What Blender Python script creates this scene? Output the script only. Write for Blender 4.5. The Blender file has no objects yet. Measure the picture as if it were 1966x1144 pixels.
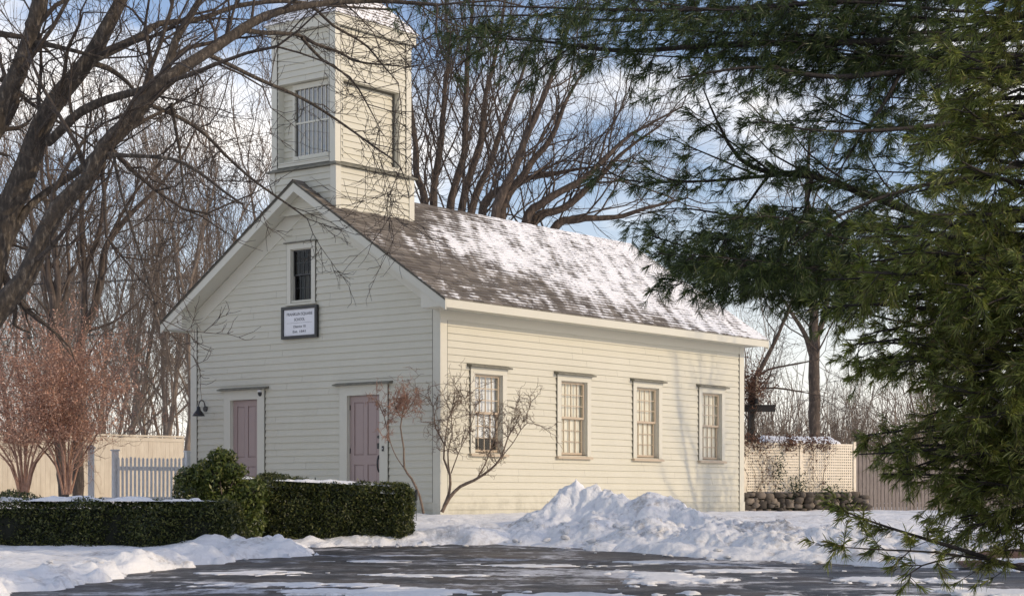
import bpy, math, random
import numpy as np
from mathutils import Vector, Matrix

sc = bpy.context.scene
COL = sc.collection
R = math.radians
# ------------------------------------------------------------------ camera, sky, sun, exposure
F, CX, HY, EYE = 3559.0, 983.0, 958.0, 1.6
cd = bpy.data.cameras.new("camera"); cam = bpy.data.objects.new("camera", cd); COL.objects.link(cam)
cam.location = (0, 0, EYE); cam.rotation_euler = (R(90), 0, 0)
cd.sensor_width = 36; cd.lens = 36 * F / 1966; cd.shift_y = (HY - 572) / 1966
cd.clip_start = 0.3; cd.clip_end = 3000
sc.camera = cam

SUN_EL = 25.0
SUN_DIR = np.array((0.94, -0.34)); SUN_DIR = SUN_DIR / np.linalg.norm(SUN_DIR)
sv = Vector((SUN_DIR[0] * math.cos(R(SUN_EL)), SUN_DIR[1] * math.cos(R(SUN_EL)), math.sin(R(SUN_EL))))
sd = bpy.data.lights.new("sun", 'SUN'); sun = bpy.data.objects.new("sun", sd); COL.objects.link(sun)
sd.energy = 2.0; sd.angle = R(0.6); sd.color = (1.0, 0.80, 0.54)
sun.rotation_euler = sv.to_track_quat('Z', 'Y').to_euler(); sun.location = (30, 0, 30)

w = bpy.data.worlds.new("World"); sc.world = w; w.use_nodes = True
nt = w.node_tree; nt.nodes.clear()
def wn(t, **k):
    n = nt.nodes.new(t)
    for a, b in k.items(): setattr(n, a, b)
    return n
sky = wn('ShaderNodeTexSky', sky_type='NISHITA', sun_disc=False, sun_elevation=R(SUN_EL),
         sun_rotation=math.atan2(SUN_DIR[0], SUN_DIR[1]), air_density=1.0, dust_density=0.6, ozone_density=2.0)
tc = wn('ShaderNodeTexCoord'); mp = wn('ShaderNodeMapping'); mp.inputs['Scale'].default_value = (1, 1, 2.2)
mp.inputs['Location'].default_value = (3.3, 1.2, 0.4)
nz = wn('ShaderNodeTexNoise'); nz.inputs['Scale'].default_value = 4.2; nz.inputs['Detail'].default_value = 9; nz.inputs['Roughness'].default_value = 0.56
rp = wn('ShaderNodeValToRGB'); rp.color_ramp.elements[0].position = 0.49; rp.color_ramp.elements[1].position = 0.67
cm = wn('ShaderNodeMix', data_type='RGBA'); cm.inputs[7].default_value = (9.2, 8.8, 8.4, 1)
bg = wn('ShaderNodeBackground'); bg.inputs[1].default_value = 0.15
ow = wn('ShaderNodeOutputWorld')
L = nt.links.new
L(tc.outputs['Generated'], mp.inputs[0]); L(mp.outputs[0], nz.inputs['Vector']); L(nz.outputs[0], rp.inputs[0])
sx = wn('ShaderNodeSeparateXYZ'); L(tc.outputs['Generated'], sx.inputs[0]); hz = wn('ShaderNodeMapRange'); hz.inputs[1].default_value = 0.0; hz.inputs[2].default_value = 0.17; hz.inputs[3].default_value = 0.75; hz.inputs[4].default_value = 0.0; L(sx.outputs[2], hz.inputs[0]); mxx = wn('ShaderNodeMath', operation='MAXIMUM'); L(rp.outputs[0], mxx.inputs[0]); L(hz.outputs[0], mxx.inputs[1]); L(mxx.outputs[0], cm.inputs[0]); tint = wn('ShaderNodeMix', data_type='RGBA', blend_type='MULTIPLY'); tint.inputs[0].default_value = 1.0; tint.inputs[7].default_value = (1.12, 1.0, 1.02, 1); L(sky.outputs[0], tint.inputs[6]); L(tint.outputs[2], cm.inputs[6]); L(cm.outputs[2], bg.inputs[0]); L(bg.outputs[0], ow.inputs[0])
sc.view_settings.view_transform = 'Standard'; sc.view_settings.look = 'None'
sc.view_settings.exposure = 0.07; sc.view_settings.gamma = 1.0

# ------------------------------------------------------------------ helpers: objects
def at(px, py, D): return np.array(((px - CX) / F * D, D, EYE + (HY - py) / F * D))
def tag(o, label=None, cat=None, group=None, kind=None):
    if label: o['label'] = label
    if cat: o['category'] = cat
    if group: o['group'] = group
    if kind: o['kind'] = kind
    return o
def empty(name, loc=(0, 0, 0), rz=0.0):
    o = bpy.data.objects.new(name, None); COL.objects.link(o); o.location = loc; o.rotation_euler = (0, 0, rz)
    o.empty_display_size = 0.2
    return o
def link_mesh(name, me, mat, parent=None):
    o = bpy.data.objects.new(name, me); COL.objects.link(o)
    if mat: me.materials.append(mat)
    if parent: o.parent = parent
    return o
class MB:
    def __init__(s): s.v = []; s.f = []
    def quad(s, *p):
        i = len(s.v); s.v += [tuple(q) for q in p]; s.f.append(tuple(range(i, i + len(p))))
    def hexa(s, p):
        i = len(s.v); s.v += [tuple(q) for q in p]
        for f in ((0, 3, 2, 1), (4, 5, 6, 7), (0, 1, 5, 4), (1, 2, 6, 5), (2, 3, 7, 6), (3, 0, 4, 7)): s.f.append(tuple(i + a for a in f))
    def box(s, x0, x1, y0, y1, z0, z1):
        s.hexa([(x0, y0, z0), (x1, y0, z0), (x1, y1, z0), (x0, y1, z0), (x0, y0, z1), (x1, y0, z1), (x1, y1, z1), (x0, y1, z1)])
    def lathe(s, c, prof, n=16, axis='z'):
        i = len(s.v)
        for (r, h) in prof:
            for k in range(n):
                a = 2 * math.pi * k / n; u, v = r * math.cos(a), r * math.sin(a)
                if axis == 'z': s.v.append((c[0] + u, c[1] + v, c[2] + h))
                elif axis == 'x': s.v.append((c[0] + h, c[1] + u, c[2] + v))
                else: s.v.append((c[0] + u, c[1] + h, c[2] + v))
        for j in range(len(prof) - 1):
            for k in range(n):
                s.f.append((i + j * n + k, i + j * n + (k + 1) % n, i + (j + 1) * n + (k + 1) % n, i + (j + 1) * n + k))
        s.f.append(tuple(i + k for k in range(n))[::-1]); s.f.append(tuple(i + (len(prof) - 1) * n + k for k in range(n)))
    def build(s, name, mat, parent=None, smooth=False):
        me = bpy.data.meshes.new(name); me.from_pydata(s.v, [], s.f)
        if smooth: me.polygons.foreach_set('use_smooth', [True] * len(s.f))
        me.update()
        return link_mesh(name, me, mat, parent)
def np_mesh(name, V, Fq, smooth=False):
    """V Nx3, Fq MxK with K = 3 or 4"""
    me = bpy.data.meshes.new(name); V = np.asarray(V, np.float32); Fq = np.asarray(Fq, np.int32); m, k = Fq.shape
    me.vertices.add(len(V)); me.vertices.foreach_set('co', V.ravel())
    me.loops.add(m * k); me.loops.foreach_set('vertex_index', Fq.ravel())
    me.polygons.add(m); me.polygons.foreach_set('loop_start', np.arange(0, m * k, k, dtype=np.int32))
    if smooth: me.polygons.foreach_set('use_smooth', np.ones(m, bool))
    me.update(calc_edges=True); me.validate()
    return me
class Tubes:
    def __init__(s): s.V = []; s.F = []; s.n = 0
    def add(s, P, r, sides=5):
        P = np.asarray(P, float); r = np.asarray(r, float); n = len(P)
        T = np.empty_like(P); T[1:-1] = P[2:] - P[:-2]; T[0] = P[1] - P[0]; T[-1] = P[-1] - P[-2]
        T /= (np.linalg.norm(T, axis=1)[:, None] + 1e-9)
        m = T.mean(axis=0); ref = np.array((1., 0, 0)) if abs(m[0]) <= min(abs(m[1]), abs(m[2])) + 1e-9 else (np.array((0, 1., 0)) if abs(m[1]) < abs(m[2]) else np.array((0, 0, 1.)))
        U = np.cross(T, ref); U /= (np.linalg.norm(U, axis=1)[:, None] + 1e-9); W = np.cross(T, U)
        a = np.arange(sides) * (2 * math.pi / sides)
        ring = P[:, None, :] + r[:, None, None] * (np.cos(a)[None, :, None] * U[:, None, :] + np.sin(a)[None, :, None] * W[:, None, :])
        i = np.arange(n - 1)[:, None] * sides; k = np.arange(sides)[None, :]; k2 = (k + 1) % sides
        f = np.stack([i + k, i + k2, i + sides + k2, i + sides + k], axis=-1).reshape(-1, 4) + s.n
        s.V.append(ring.reshape(-1, 3)); s.F.append(f); s.n += n * sides
    def build(s, name, mat, parent=None):
        return link_mesh(name, np_mesh(name, np.concatenate(s.V), np.concatenate(s.F), True), mat, parent)
def spline(P, step=0.25):
    P = np.asarray(P, float); n = len(P)
    Q = np.vstack([2 * P[0] - P[1], P, 2 * P[-1] - P[-2]]); out = []
    for i in range(n - 1):
        p0, p1, p2, p3 = Q[i:i + 4]; k = max(2, int(np.linalg.norm((p2 - p1)[:3]) / step))
        for t in np.arange(k) / k:
            out.append(0.5 * ((2 * p1) + (-p0 + p2) * t + (2 * p0 - 5 * p1 + 4 * p2 - p3) * t * t + (-p0 + 3 * p1 - 3 * p2 + p3) * t ** 3))
    out.append(P[-1]); return np.array(out)
def unit(v): return v / (np.linalg.norm(v) + 1e-9)

# numpy value noise
def _hash(ix, iy, iz, seed):
    h = (ix * 374761393 + iy * 668265263 + iz * 2147483647 + seed * 974711) & 0xffffffff
    h = ((h ^ (h >> 13)) * 1274126177) & 0xffffffff
    return ((h ^ (h >> 16)) & 0xffff) / 65535.0
def vnoise(x, y, z=None, seed=0):
    x = np.asarray(x, float); y = np.asarray(y, float); z = np.zeros_like(x) if z is None else np.asarray(z, float)
    ix, iy, iz = np.floor(x).astype(np.int64), np.floor(y).astype(np.int64), np.floor(z).astype(np.int64)
    fx, fy, fz = x - ix, y - iy, z - iz
    fx, fy, fz = [f * f * (3 - 2 * f) for f in (fx, fy, fz)]
    def h(a, b, c): return _hash(ix + a, iy + b, iz + c, seed)
    def l(a, b, t): return a + (b - a) * t
    c0 = l(l(h(0, 0, 0), h(1, 0, 0), fx), l(h(0, 1, 0), h(1, 1, 0), fx), fy)
    c1 = l(l(h(0, 0, 1), h(1, 0, 1), fx), l(h(0, 1, 1), h(1, 1, 1), fx), fy)
    return l(c0, c1, fz) * 2 - 1
def fbm(x, y, z=None, seed=0, oct=4, gain=0.5):
    a, s, f = 0, 1.0, 1.0
    for o in range(oct):
        a = a + s * vnoise(np.asarray(x) * f + 17 * o, np.asarray(y) * f - 9 * o, None if z is None else np.asarray(z) * f, seed + o); s *= gain; f *= 2.03
    return a

def worley(x, y, seed=0):
    ix, iy = np.floor(x).astype(np.int64), np.floor(y).astype(np.int64); best = np.full(np.shape(x), 9.0); z = np.zeros_like(ix)
    for a in (-1, 0, 1):
        for b in (-1, 0, 1):
            cx, cy = ix + a, iy + b; px = cx + _hash(cx, cy, z, seed); py = cy + _hash(cx, cy, z, seed + 7)
            best = np.minimum(best, np.hypot(x - px, y - py))
    return best

# ------------------------------------------------------------------ helpers: materials
class NT:
    def __init__(s, name):
        s.m = bpy.data.materials.new(name); s.m.use_nodes = True; s.t = s.m.node_tree; s.t.nodes.clear()
        s.out = s.t.nodes.new('ShaderNodeOutputMaterial')
    def n(s, typ, ins=None, **k):
        nd = s.t.nodes.new(typ)
        for a, b in k.items(): setattr(nd, a, b)
        for a, b in (ins or {}).items(): s.set(nd.inputs[a], b)
        return nd
    def set(s, sock, v):
        if isinstance(v, bpy.types.NodeSocket): s.t.links.new(v, sock)
        elif isinstance(v, bpy.types.Node): s.t.links.new(v.outputs[0], sock)
        else:
            if isinstance(v, tuple) and len(v) == 3 and sock.type == 'RGBA': v = v + (1,)
            sock.default_value = v
    def math(s, op, a, b=0.0, c=None, clamp=False):
        n = s.n('ShaderNodeMath', {0: a, 1: b}, operation=op, use_clamp=clamp)
        if c is not None: s.set(n.inputs[2], c)
        return n.outputs[0]
    def noise(s, scale, vec=None, detail=4, rough=0.55, dist=0.0):
        n = s.n('ShaderNodeTexNoise', {'Scale': scale, 'Detail': detail, 'Roughness': rough, 'Distortion': dist})
        if vec is not None: s.set(n.inputs['Vector'], vec)
        return n.outputs[0]
    def coord(s, scale=(1, 1, 1), which='Object', rot=(0, 0, 0)):
        tc = s.n('ShaderNodeTexCoord')
        return s.n('ShaderNodeMapping', {0: tc.outputs[which], 'Scale': scale, 'Rotation': rot}).outputs[0]
    def ramp(s, fac, stops):
        r = s.n('ShaderNodeValToRGB', {0: fac}); e = r.color_ramp.elements
        while len(e) < len(stops): e.new(0.5)
        for i, (p, c) in enumerate(stops): e[i].position = p; e[i].color = tuple(c) + (1,) if len(c) == 3 else c
        return r.outputs[0]
    def mix(s, fac, a, b, blend='MIX'):
        m = s.n('ShaderNodeMix', {0: fac, 6: a, 7: b}, data_type='RGBA', blend_type=blend)
        return m.outputs[2]
    def bump(s, h, strength=0.4, dist=0.02):
        return s.n('ShaderNodeBump', {'Height': h, 'Strength': strength, 'Distance': dist}).outputs[0]
    def bsdf(s, col, rough=0.6, normal=None, **k):
        b = s.n('ShaderNodeBsdfPrincipled', {'Base Color': col, 'Roughness': rough})
        if normal is not None: s.set(b.inputs['Normal'], normal)
        for a, v in k.items(): s.set(b.inputs[a.replace('_', ' ')], v)
        s.set(s.out.inputs[0], b.outputs[0]); return b
def simple(name, c1, c2, scale=6, rough=0.6, bump=0.2, bscale=60, stretch=(1, 1, 1), dist=0.01):
    t = NT(name); v = t.coord(stretch)
    col = t.ramp(t.noise(scale, v, 5), [(0.3, c1), (0.7, c2)])
    t.bsdf(col, rough, t.bump(t.noise(bscale, v, 4), bump, dist)); return t.m
def leafmat(name, cols, trans=0.3, rough=0.5, tcol=None, nscale=1.5):
    t = NT(name); g = t.n('ShaderNodeNewGeometry')
    col = t.ramp(g.outputs['Random Per Island'], [(i / (len(cols) - 1), c) for i, c in enumerate(cols)])
    big = t.noise(nscale, t.coord(), 3)
    col = t.mix(t.math('MULTIPLY', t.math('SUBTRACT', big, 0.35, clamp=True), 1.3, clamp=True), col, t.mix(0.6, col, cols[0]))
    b = t.n('ShaderNodeBsdfPrincipled', {'Base Color': col, 'Roughness': rough})
    if trans > 0:
        tr = t.n('ShaderNodeBsdfTranslucent', {0: t.mix(0.5, col, tcol) if tcol else col})
        mx = t.n('ShaderNodeMixShader', {0: trans, 1: b.outputs[0], 2: tr.outputs[0]}); t.set(t.out.inputs[0], mx.outputs[0])
    else: t.set(t.out.inputs[0], b.outputs[0])
    return t.m

def m_paint(name, base, dirt, amt=0.5, rough=0.55):
    t = NT(name); v = t.coord((1, 1, 1))
    a = t.noise(1.3, v, 6, 0.6); b = t.noise(9, t.coord((1, 1, 5)), 5, 0.65)
    st = t.noise(5, t.coord((7, 7, 0.5)), 4)
    f = t.math('MULTIPLY', t.math('ADD', t.math('MULTIPLY', a, b), t.math('MULTIPLY', st, 0.25)), amt, clamp=True)
    col = t.mix(f, base, dirt)
    zs = t.n('ShaderNodeSeparateXYZ', {0: t.n('ShaderNodeTexCoord').outputs['Object']}).outputs[2]
    splash = t.math('MULTIPLY', t.math('SUBTRACT', t.math('ADD', t.noise(3.5, v, 6, .7), t.math('MULTIPLY', zs, -0.5)), 0.27, clamp=True), 1.6, clamp=True)
    col = t.mix(splash, col, tuple(.62 * q for q in dirt))
    col = t.mix(t.math('MULTIPLY', t.n('ShaderNodeNewGeometry').outputs['Random Per Island'], 0.13), col, dirt)
    t.bsdf(col, rough, t.bump(t.noise(90, t.coord((1, 1, 6)), 3), 0.12, 0.004)); return t.m
M = {}
PB = (0.665, 0.642, 0.54)
M['siding'] = m_paint('siding_paint', PB, (0.47, 0.45, 0.345), 0.75)
M['trim'] = m_paint('trim_paint', (0.68, 0.657, 0.555), (0.50, 0.485, 0.40), 0.5)
M['sash'] = m_paint('sash_paint', (0.56, 0.50, 0.37), (0.40, 0.25, 0.18), 0.7)
M['door'] = m_paint('door_paint', (0.41, 0.315, 0.29), (0.32, 0.245, 0.225), 0.5, 0.5)
M['cap'] = simple('dark_cap_and_shade', (0.12, 0.115, 0.09), (0.22, 0.21, 0.16), 8)  # dark cap tone; on the side windows it partly paints cap shadow
M['gap'] = simple('gap_grime_and_shade', (0.09, 0.085, 0.065), (0.15, 0.14, 0.11), 9, 0.9, 0.1)  # grime of joints and verge, also the shade painted in the tower recess
M['gable_blind'] = simple('old_brown_blind', (0.10, 0.085, 0.055), (0.20, 0.17, 0.11), 3, 0.9, 0.1, 20, (1, 6, 1))
M['black'] = simple('black_metal', (0.012, 0.012, 0.013), (0.025, 0.025, 0.027), 10, 0.35, 0.1)
M['dark'] = simple('dark_interior', (0.02, 0.018, 0.016), (0.03, 0.027, 0.022), 4, 0.9)
M['signwhite'] = simple('sign_white', (0.78, 0.78, 0.80), (0.84, 0.84, 0.85), 5, 0.5, 0.03)
M['ink'] = simple('sign_ink', (0.16, 0.16, 0.17), (0.22, 0.22, 0.23), 30, 0.6, 0.0)
M['chrome'] = simple('white_plastic', (0.7, 0.7, 0.68), (0.78, 0.78, 0.76), 9, 0.3, 0.02)
def m_glass(name, tint=(0.95, 0.97, 0.97), refl=1.0):
    t = NT(name); g = t.n('ShaderNodeBsdfGlossy', {'Color': (1, 1, 1), 'Roughness': 0.02, 'Normal': t.bump(t.noise(2.5, t.coord(), 2), 0.25, 0.02)})
    tr = t.n('ShaderNodeBsdfTransparent', {0: tint}); fa = t.n('ShaderNodeLayerWeight', {0: 0.5}).outputs['Facing']
    fr = t.math('ADD', 0.045 * refl, t.math('MULTIPLY', t.math('POWER', fa, 5.0), 0.9), clamp=True)
    mx = t.n('ShaderNodeMixShader', {0: fr, 1: tr.outputs[0], 2: g.outputs[0]})
    t.set(t.out.inputs[0], mx.outputs[0]); return t.m
M['glass'] = m_glass('window_glass'); M['glass_mirror'] = m_glass('reflective_glass', (0.3, 0.36, 0.42), 4.5); M['glass_dark'] = m_glass('dark_glass', (0.5, 0.5, 0.5), 0.6)
def m_cloth(name, c):
    t = NT(name); b = t.n('ShaderNodeBsdfDiffuse', {0: t.mix(t.noise(4, t.coord((1, 1, .2)), 3), c, tuple(0.85 * q for q in c))})
    tr = t.n('ShaderNodeBsdfTranslucent', {0: c}); mx = t.n('ShaderNodeMixShader', {0: 0.08, 1: b.outputs[0], 2: tr.outputs[0]})
    t.set(t.out.inputs[0], mx.outputs[0]); return t.m
M['curtain'] = m_cloth('cream_blind', (0.93, 0.89, 0.76)); M['sheer'] = m_cloth('white_blind', (0.92, 0.93, 0.94))

def m_shingle(name, maskfn):
    t = NT(name); tc = t.n('ShaderNodeTexCoord'); sp = t.n('ShaderNodeSeparateXYZ', {0: tc.outputs['Object']})
    g = t.n('ShaderNodeNewGeometry'); rnd = g.outputs['Random Per Island']
    v = t.coord()
    base = t.ramp(rnd, [(0.0, (0.10, 0.083, 0.066)), (0.5, (0.175, 0.15, 0.122)), (1.0, (0.28, 0.245, 0.205))])
    base = t.mix(t.math('MULTIPLY', t.noise(1.2, v, 4), 0.5), base, (0.10, 0.085, 0.07))
    snow = (0.90, 0.90, 0.91)
    mk = maskfn(t, sp.outputs[0], sp.outputs[1], sp.outputs[2], rnd, tc)
    col = t.mix(mk, base, snow)
    t.bsdf(col, 0.75, t.bump(t.math('ADD', t.math('MULTIPLY', t.noise(160, v, 3), 0.3), t.math('MULTIPLY', mk, 0.8)), 0.5, 0.012)); return t.m
def roof_mask(t, X, Y, Z, rnd, tc):
    # X along the ridge, Z local height; wv = 0 at ridge, 1 at eave
    wv = t.math('MULTIPLY', t.math('SUBTRACT', 6.72, Z), 1 / 2.59)
    # warp
    wn_ = t.noise(0.9, tc.outputs['Object'], 3)
    X2 = t.math('ADD', X, t.math('MULTIPLY', t.math('SUBTRACT', wn_, 0.5), 1.2))
    low = t.math('SUBTRACT', t.math('ADD', 0.45, t.math('MULTIPLY', X2, 0.076)), wv)          # >0 : snow
    front = t.math('SUBTRACT', X2, t.math('MAXIMUM', t.math('SUBTRACT', 4.8, t.math('MULTIPLY', wv, 8.6)), -0.3))
    a = t.math('MINIMUM', t.math('MULTIPLY', low, 4.5), t.math('MULTIPLY', front, 0.6))
    a = t.math('MAXIMUM', t.math('MINIMUM', a, 1.0), -1.0)
    # speckle along the lower edge
    sp = t.math('SUBTRACT', 0.75, t.math('ADD', t.math('ABSOLUTE', t.math('MULTIPLY', t.math('SUBTRACT', X2, 4.3), 0.3)), t.math('ABSOLUTE', t.math('MULTIPLY', t.math('SUBTRACT', wv, 0.93), 6))))
    a = t.math('MAXIMUM', a, t.math('MULTIPLY', sp, 0.35))
    # diagonal streaks
    v = t.n('ShaderNodeMapping', {0: tc.outputs['Object'], 'Rotation': (0, R(38), 0)})
    v2 = t.n('ShaderNodeMapping', {0: v.outputs[0], 'Scale': (0.45, 0.4, 3.2)})
    st = t.noise(1.5, v2.outputs[0], 5, 0.6)
    fine = t.noise(16, t.n('ShaderNodeMapping', {0: tc.outputs['Object'], 'Scale': (0.45, 1, 1.6)}).outputs[0], 3)
    # phase inside a course (snow sits on the upper part of each tab)
    ph = t.math('FRACT', t.math('MULTIPLY', t.math('SUBTRACT', Z, 4.13), 1 / COURSE_DZ))
    b = t.math('ADD', a, t.math('MULTIPLY', t.math('SUBTRACT', st, 0.5), 4.6))
    b = t.math('ADD', b, t.math('MULTIPLY', t.math('SUBTRACT', fine, 0.5), 1.5))
    b = t.math('ADD', b, t.math('MULTIPLY', t.math('SUBTRACT', rnd, 0.5), 0.7))
    b = t.math('ADD', b, t.math('MULTIPLY', t.math('SUBTRACT', ph, 0.42), 1.15))
    return t.math('MULTIPLY', t.math('ADD', b, -0.25), 1.5, clamp=True)
COURSE_DZ = 0.13 * 0.5479
M['shingle'] = m_shingle('snowy_shingles', roof_mask)
def tower_mask(t, X, Y, Z, rnd, tc):
    fine = t.noise(9, tc.outputs['Object'], 4); ph = t.math('FRACT', t.math('MULTIPLY', t.math('SUBTRACT', Z, 9.93), 1 / 0.075))
    b = t.math('ADD', t.math('MULTIPLY', t.math('SUBTRACT', fine, 0.47), 3.0), t.math('SUBTRACT', ph, 0.42))
    return t.math('MULTIPLY', t.math('ADD', b, 0.2), 3.0, clamp=True)
M['shingle_tower'] = m_shingle('snowy_tower_shingles', tower_mask)

def m_brick():
    t = NT('old_brick'); v = t.coord((4.5, 4.5, 4.5))
    b = t.n('ShaderNodeTexBrick', {'Vector': t.n('ShaderNodeMapping', {0: t.n('ShaderNodeTexCoord').outputs['Object'], 'Rotation': (R(90), 0, 0), 'Scale': (1, 1, 1)}).outputs[0], 'Color1': (0.20, 0.09, 0.06), 'Color2': (0.13, 0.07, 0.05), 'Mortar': (0.25, 0.22, 0.19), 'Scale': 5.0})
    t.bsdf(t.mix(t.noise(6, v), b.outputs[0], (0.1, 0.08, 0.07)), 0.85); return t.m
M['brick'] = m_brick()
def m_snow(name, dirty=0.0):
    t = NT(name); v = t.coord()
    a = t.noise(2.0, v, 6, 0.6); b = t.noise(22, v, 5, 0.6); c = t.noise(7, v, 4)
    col = t.ramp(a, [(0.3, (0.86, 0.87, 0.89)), (0.7, (0.92, 0.92, 0.92))])
    if dirty:
        dm = t.math('MULTIPLY', t.math('SUBTRACT', t.math('MULTIPLY', t.noise(9, v, 6, 0.7), t.noise(1.1, v, 3)), 0.27, clamp=True), 7 * dirty, clamp=True)
        col = t.mix(dm, col, (0.30, 0.26, 0.22))
    h = t.math('ADD', t.math('MULTIPLY', b, 0.5), c)
    bs = t.bsdf(col, 0.55, t.bump(h, 0.55, 0.06)); return t.m
M['snow'] = m_snow('snow', 0.5); M['snow_pile'] = m_snow('plowed_snow', 0.75); M['snow_clean'] = m_snow('fresh_snow')
def m_asphalt():
    t = NT('wet_asphalt'); v = t.coord()
    grit = t.noise(90, v, 4, 0.7); big = t.noise(0.45, t.coord((1, .8, 1), rot=(0, 0, .3)), 6, 0.65, 0.8)
    mid = t.noise(1.1, t.coord((0.8, 1.3, 1)), 8, 0.72, 0.6); fine = t.noise(6, t.coord((1, .5, 1)), 6, 0.75)
    slush = t.noise(0.62, t.coord((0.9, 1.1, 1), rot=(0, 0, -0.3)), 9, 0.72, 0.7)
    col = t.ramp(grit, [(0.35, (0.012, 0.012, 0.014)), (0.7, (0.042, 0.042, 0.046))])
    col = t.mix(t.math('MULTIPLY', t.math('SUBTRACT', big, 0.46, clamp=True), 5.0, clamp=True), col, t.mix(fine, (0.16, 0.125, 0.095), (0.05, 0.042, 0.036)))
    def band(src, lo, k): return t.math('MULTIPLY', t.math('SUBTRACT', src, lo, clamp=True), k, clamp=True)
    thin = t.math('MULTIPLY', band(mid, 0.45, 6.0), band(fine, 0.38, 4.0))
    col = t.mix(t.math('MULTIPLY', thin, 0.75), col, (0.33, 0.34, 0.37))
    both = t.math('ADD', t.math('MULTIPLY', slush, 0.6), t.math('ADD', t.math('MULTIPLY', mid, 0.25), t.math('MULTIPLY', fine, 0.15)))
    sm = band(both, 0.515, 22.0)
    col = t.mix(t.math('MULTIPLY', sm, t.ramp(t.noise(18, v, 5, .7), [(0.3, (0.45,) * 3), (0.6, (1, 1, 1))])), col, (0.72, 0.73, 0.77))
    rough = t.math('ADD', t.math('MULTIPLY', t.noise(1.3, v, 6, .7), 0.8), 0.12)
    t.bsdf(col, t.mix(sm, rough, (0.7,) * 3), t.bump(t.math('ADD', t.math('MULTIPLY', grit, 0.6), t.math('ADD', t.math('MULTIPLY', sm, 1.5), fine)), 0.8, 0.015), Specular_IOR_Level=0.35); return t.m
M['asphalt'] = m_asphalt()
def m_bark(name, c1, c2, c3, sc_=5):
    t = NT(name); v = t.coord((1, 1, 0.35))
    n1 = t.noise(sc_ * 4, v, 5, 0.65); n2 = t.noise(sc_ * 0.4, t.coord(), 3)
    col = t.ramp(n1, [(0.3, c1), (0.55, c2), (0.75, c3)])
    col = t.mix(t.math('MULTIPLY', n2, 0.5), col, c1)
    t.bsdf(col, 0.85, t.bump(n1, 0.9, 0.03)); return t.m
M['bark_maple'] = m_bark('maple_bark', (0.022, 0.017, 0.013), (0.09, 0.072, 0.055), (0.36, 0.30, 0.23))
M['twig_maple'] = m_bark('maple_twig', (0.035, 0.027, 0.021), (0.095, 0.073, 0.058), (0.25, 0.20, 0.15), 8)
M['bark_mid'] = m_bark('brown_bark', (0.035, 0.026, 0.019), (0.11, 0.08, 0.06), (0.27, 0.20, 0.15), 3)
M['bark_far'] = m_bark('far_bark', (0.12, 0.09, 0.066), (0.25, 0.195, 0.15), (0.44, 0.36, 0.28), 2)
M['bark_pine'] = m_bark('pine_bark', (0.015, 0.012, 0.010), (0.04, 0.032, 0.026), (0.085, 0.068, 0.056), 4)
M['shrub_bark'] = m_bark('shrub_bark', (0.12, 0.085, 0.06), (0.26, 0.19, 0.14), (0.42, 0.34, 0.27), 9)
M['rust_twig'] = m_bark('rusty_twig', (0.26, 0.145, 0.10), (0.44, 0.27, 0.20), (0.60, 0.42, 0.33), 9)
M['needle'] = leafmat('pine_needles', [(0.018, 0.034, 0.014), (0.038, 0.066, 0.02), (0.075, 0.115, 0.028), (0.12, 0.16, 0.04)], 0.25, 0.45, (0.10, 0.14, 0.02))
M['needle_light'] = leafmat('sunlit_pine_needles', [(0.16, 0.10, 0.05), (0.035, 0.055, 0.016), (0.08, 0.12, 0.024), (0.15, 0.20, 0.038), (0.25, 0.30, 0.06), (0.42, 0.43, 0.15)], 0.4, 0.45, (0.32, 0.38, 0.05))  # paler copy of the needle material, sunlight put into its colours
M['yew'] = leafmat('hedge_leaf', [(0.008, 0.014, 0.005), (0.030, 0.044, 0.010), (0.085, 0.11, 0.024), (0.24, 0.24, 0.07)], 0.25, 0.45, None, 2.0)
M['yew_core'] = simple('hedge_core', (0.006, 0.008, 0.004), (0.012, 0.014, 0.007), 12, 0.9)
M['shrubleaf'] = leafmat('shrub_leaf', [(0.025, 0.042, 0.009), (0.07, 0.10, 0.018), (0.15, 0.19, 0.04), (0.26, 0.26, 0.08)], 0.2, 0.4, None, 2.5)
M['rustleaf'] = leafmat('rusty_bud', [(0.50, 0.24, 0.15), (0.70, 0.39, 0.27), (0.82, 0.54, 0.40), (0.88, 0.68, 0.55)], 0.35, 0.6)
M['vineleaf'] = leafmat('dead_vine_leaf', [(0.06, 0.03, 0.02), (0.14, 0.07, 0.045), (0.24, 0.13, 0.08)], 0.2, 0.7)
M['ivy'] = leafmat('ivy_leaf', [(0.02, 0.035, 0.018), (0.05, 0.075, 0.035)], 0.2, 0.5)
M['latticepaint'] = simple('lattice_paint', (0.74, 0.65, 0.50), (0.86, 0.78, 0.64), 12, 0.6)
M['picket'] = simple('grey_picket_paint', (0.58, 0.58, 0.57), (0.70, 0.70, 0.69), 10, 0.6)
M['creamfence'] = simple('cream_fence_paint', (0.50, 0.43, 0.33), (0.64, 0.57, 0.45), 5, 0.6, stretch=(1, 1, 0.3))
M['greywood'] = simple('weathered_wood', (0.17, 0.14, 0.125), (0.30, 0.26, 0.235), 7, 0.8, 0.5, 30, (8, 8, 0.6))
M['darkwood'] = simple('dark_wood', (0.012, 0.011, 0.011), (0.03, 0.027, 0.026), 7, 0.7)
M['stone'] = leafmat('field_stone', [(0.05, 0.042, 0.035), (0.16, 0.13, 0.10), (0.30, 0.25, 0.20), (0.12, 0.105, 0.09)], 0.0, 0.85, None, 6)
M['mulch'] = simple('bark_mulch', (0.08, 0.04, 0.025), (0.17, 0.085, 0.05), 20, 0.9, 0.8, 60)
M['wire'] = simple('wire_black', (0.03, 0.03, 0.03), (0.05, 0.05, 0.05), 5)

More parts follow.
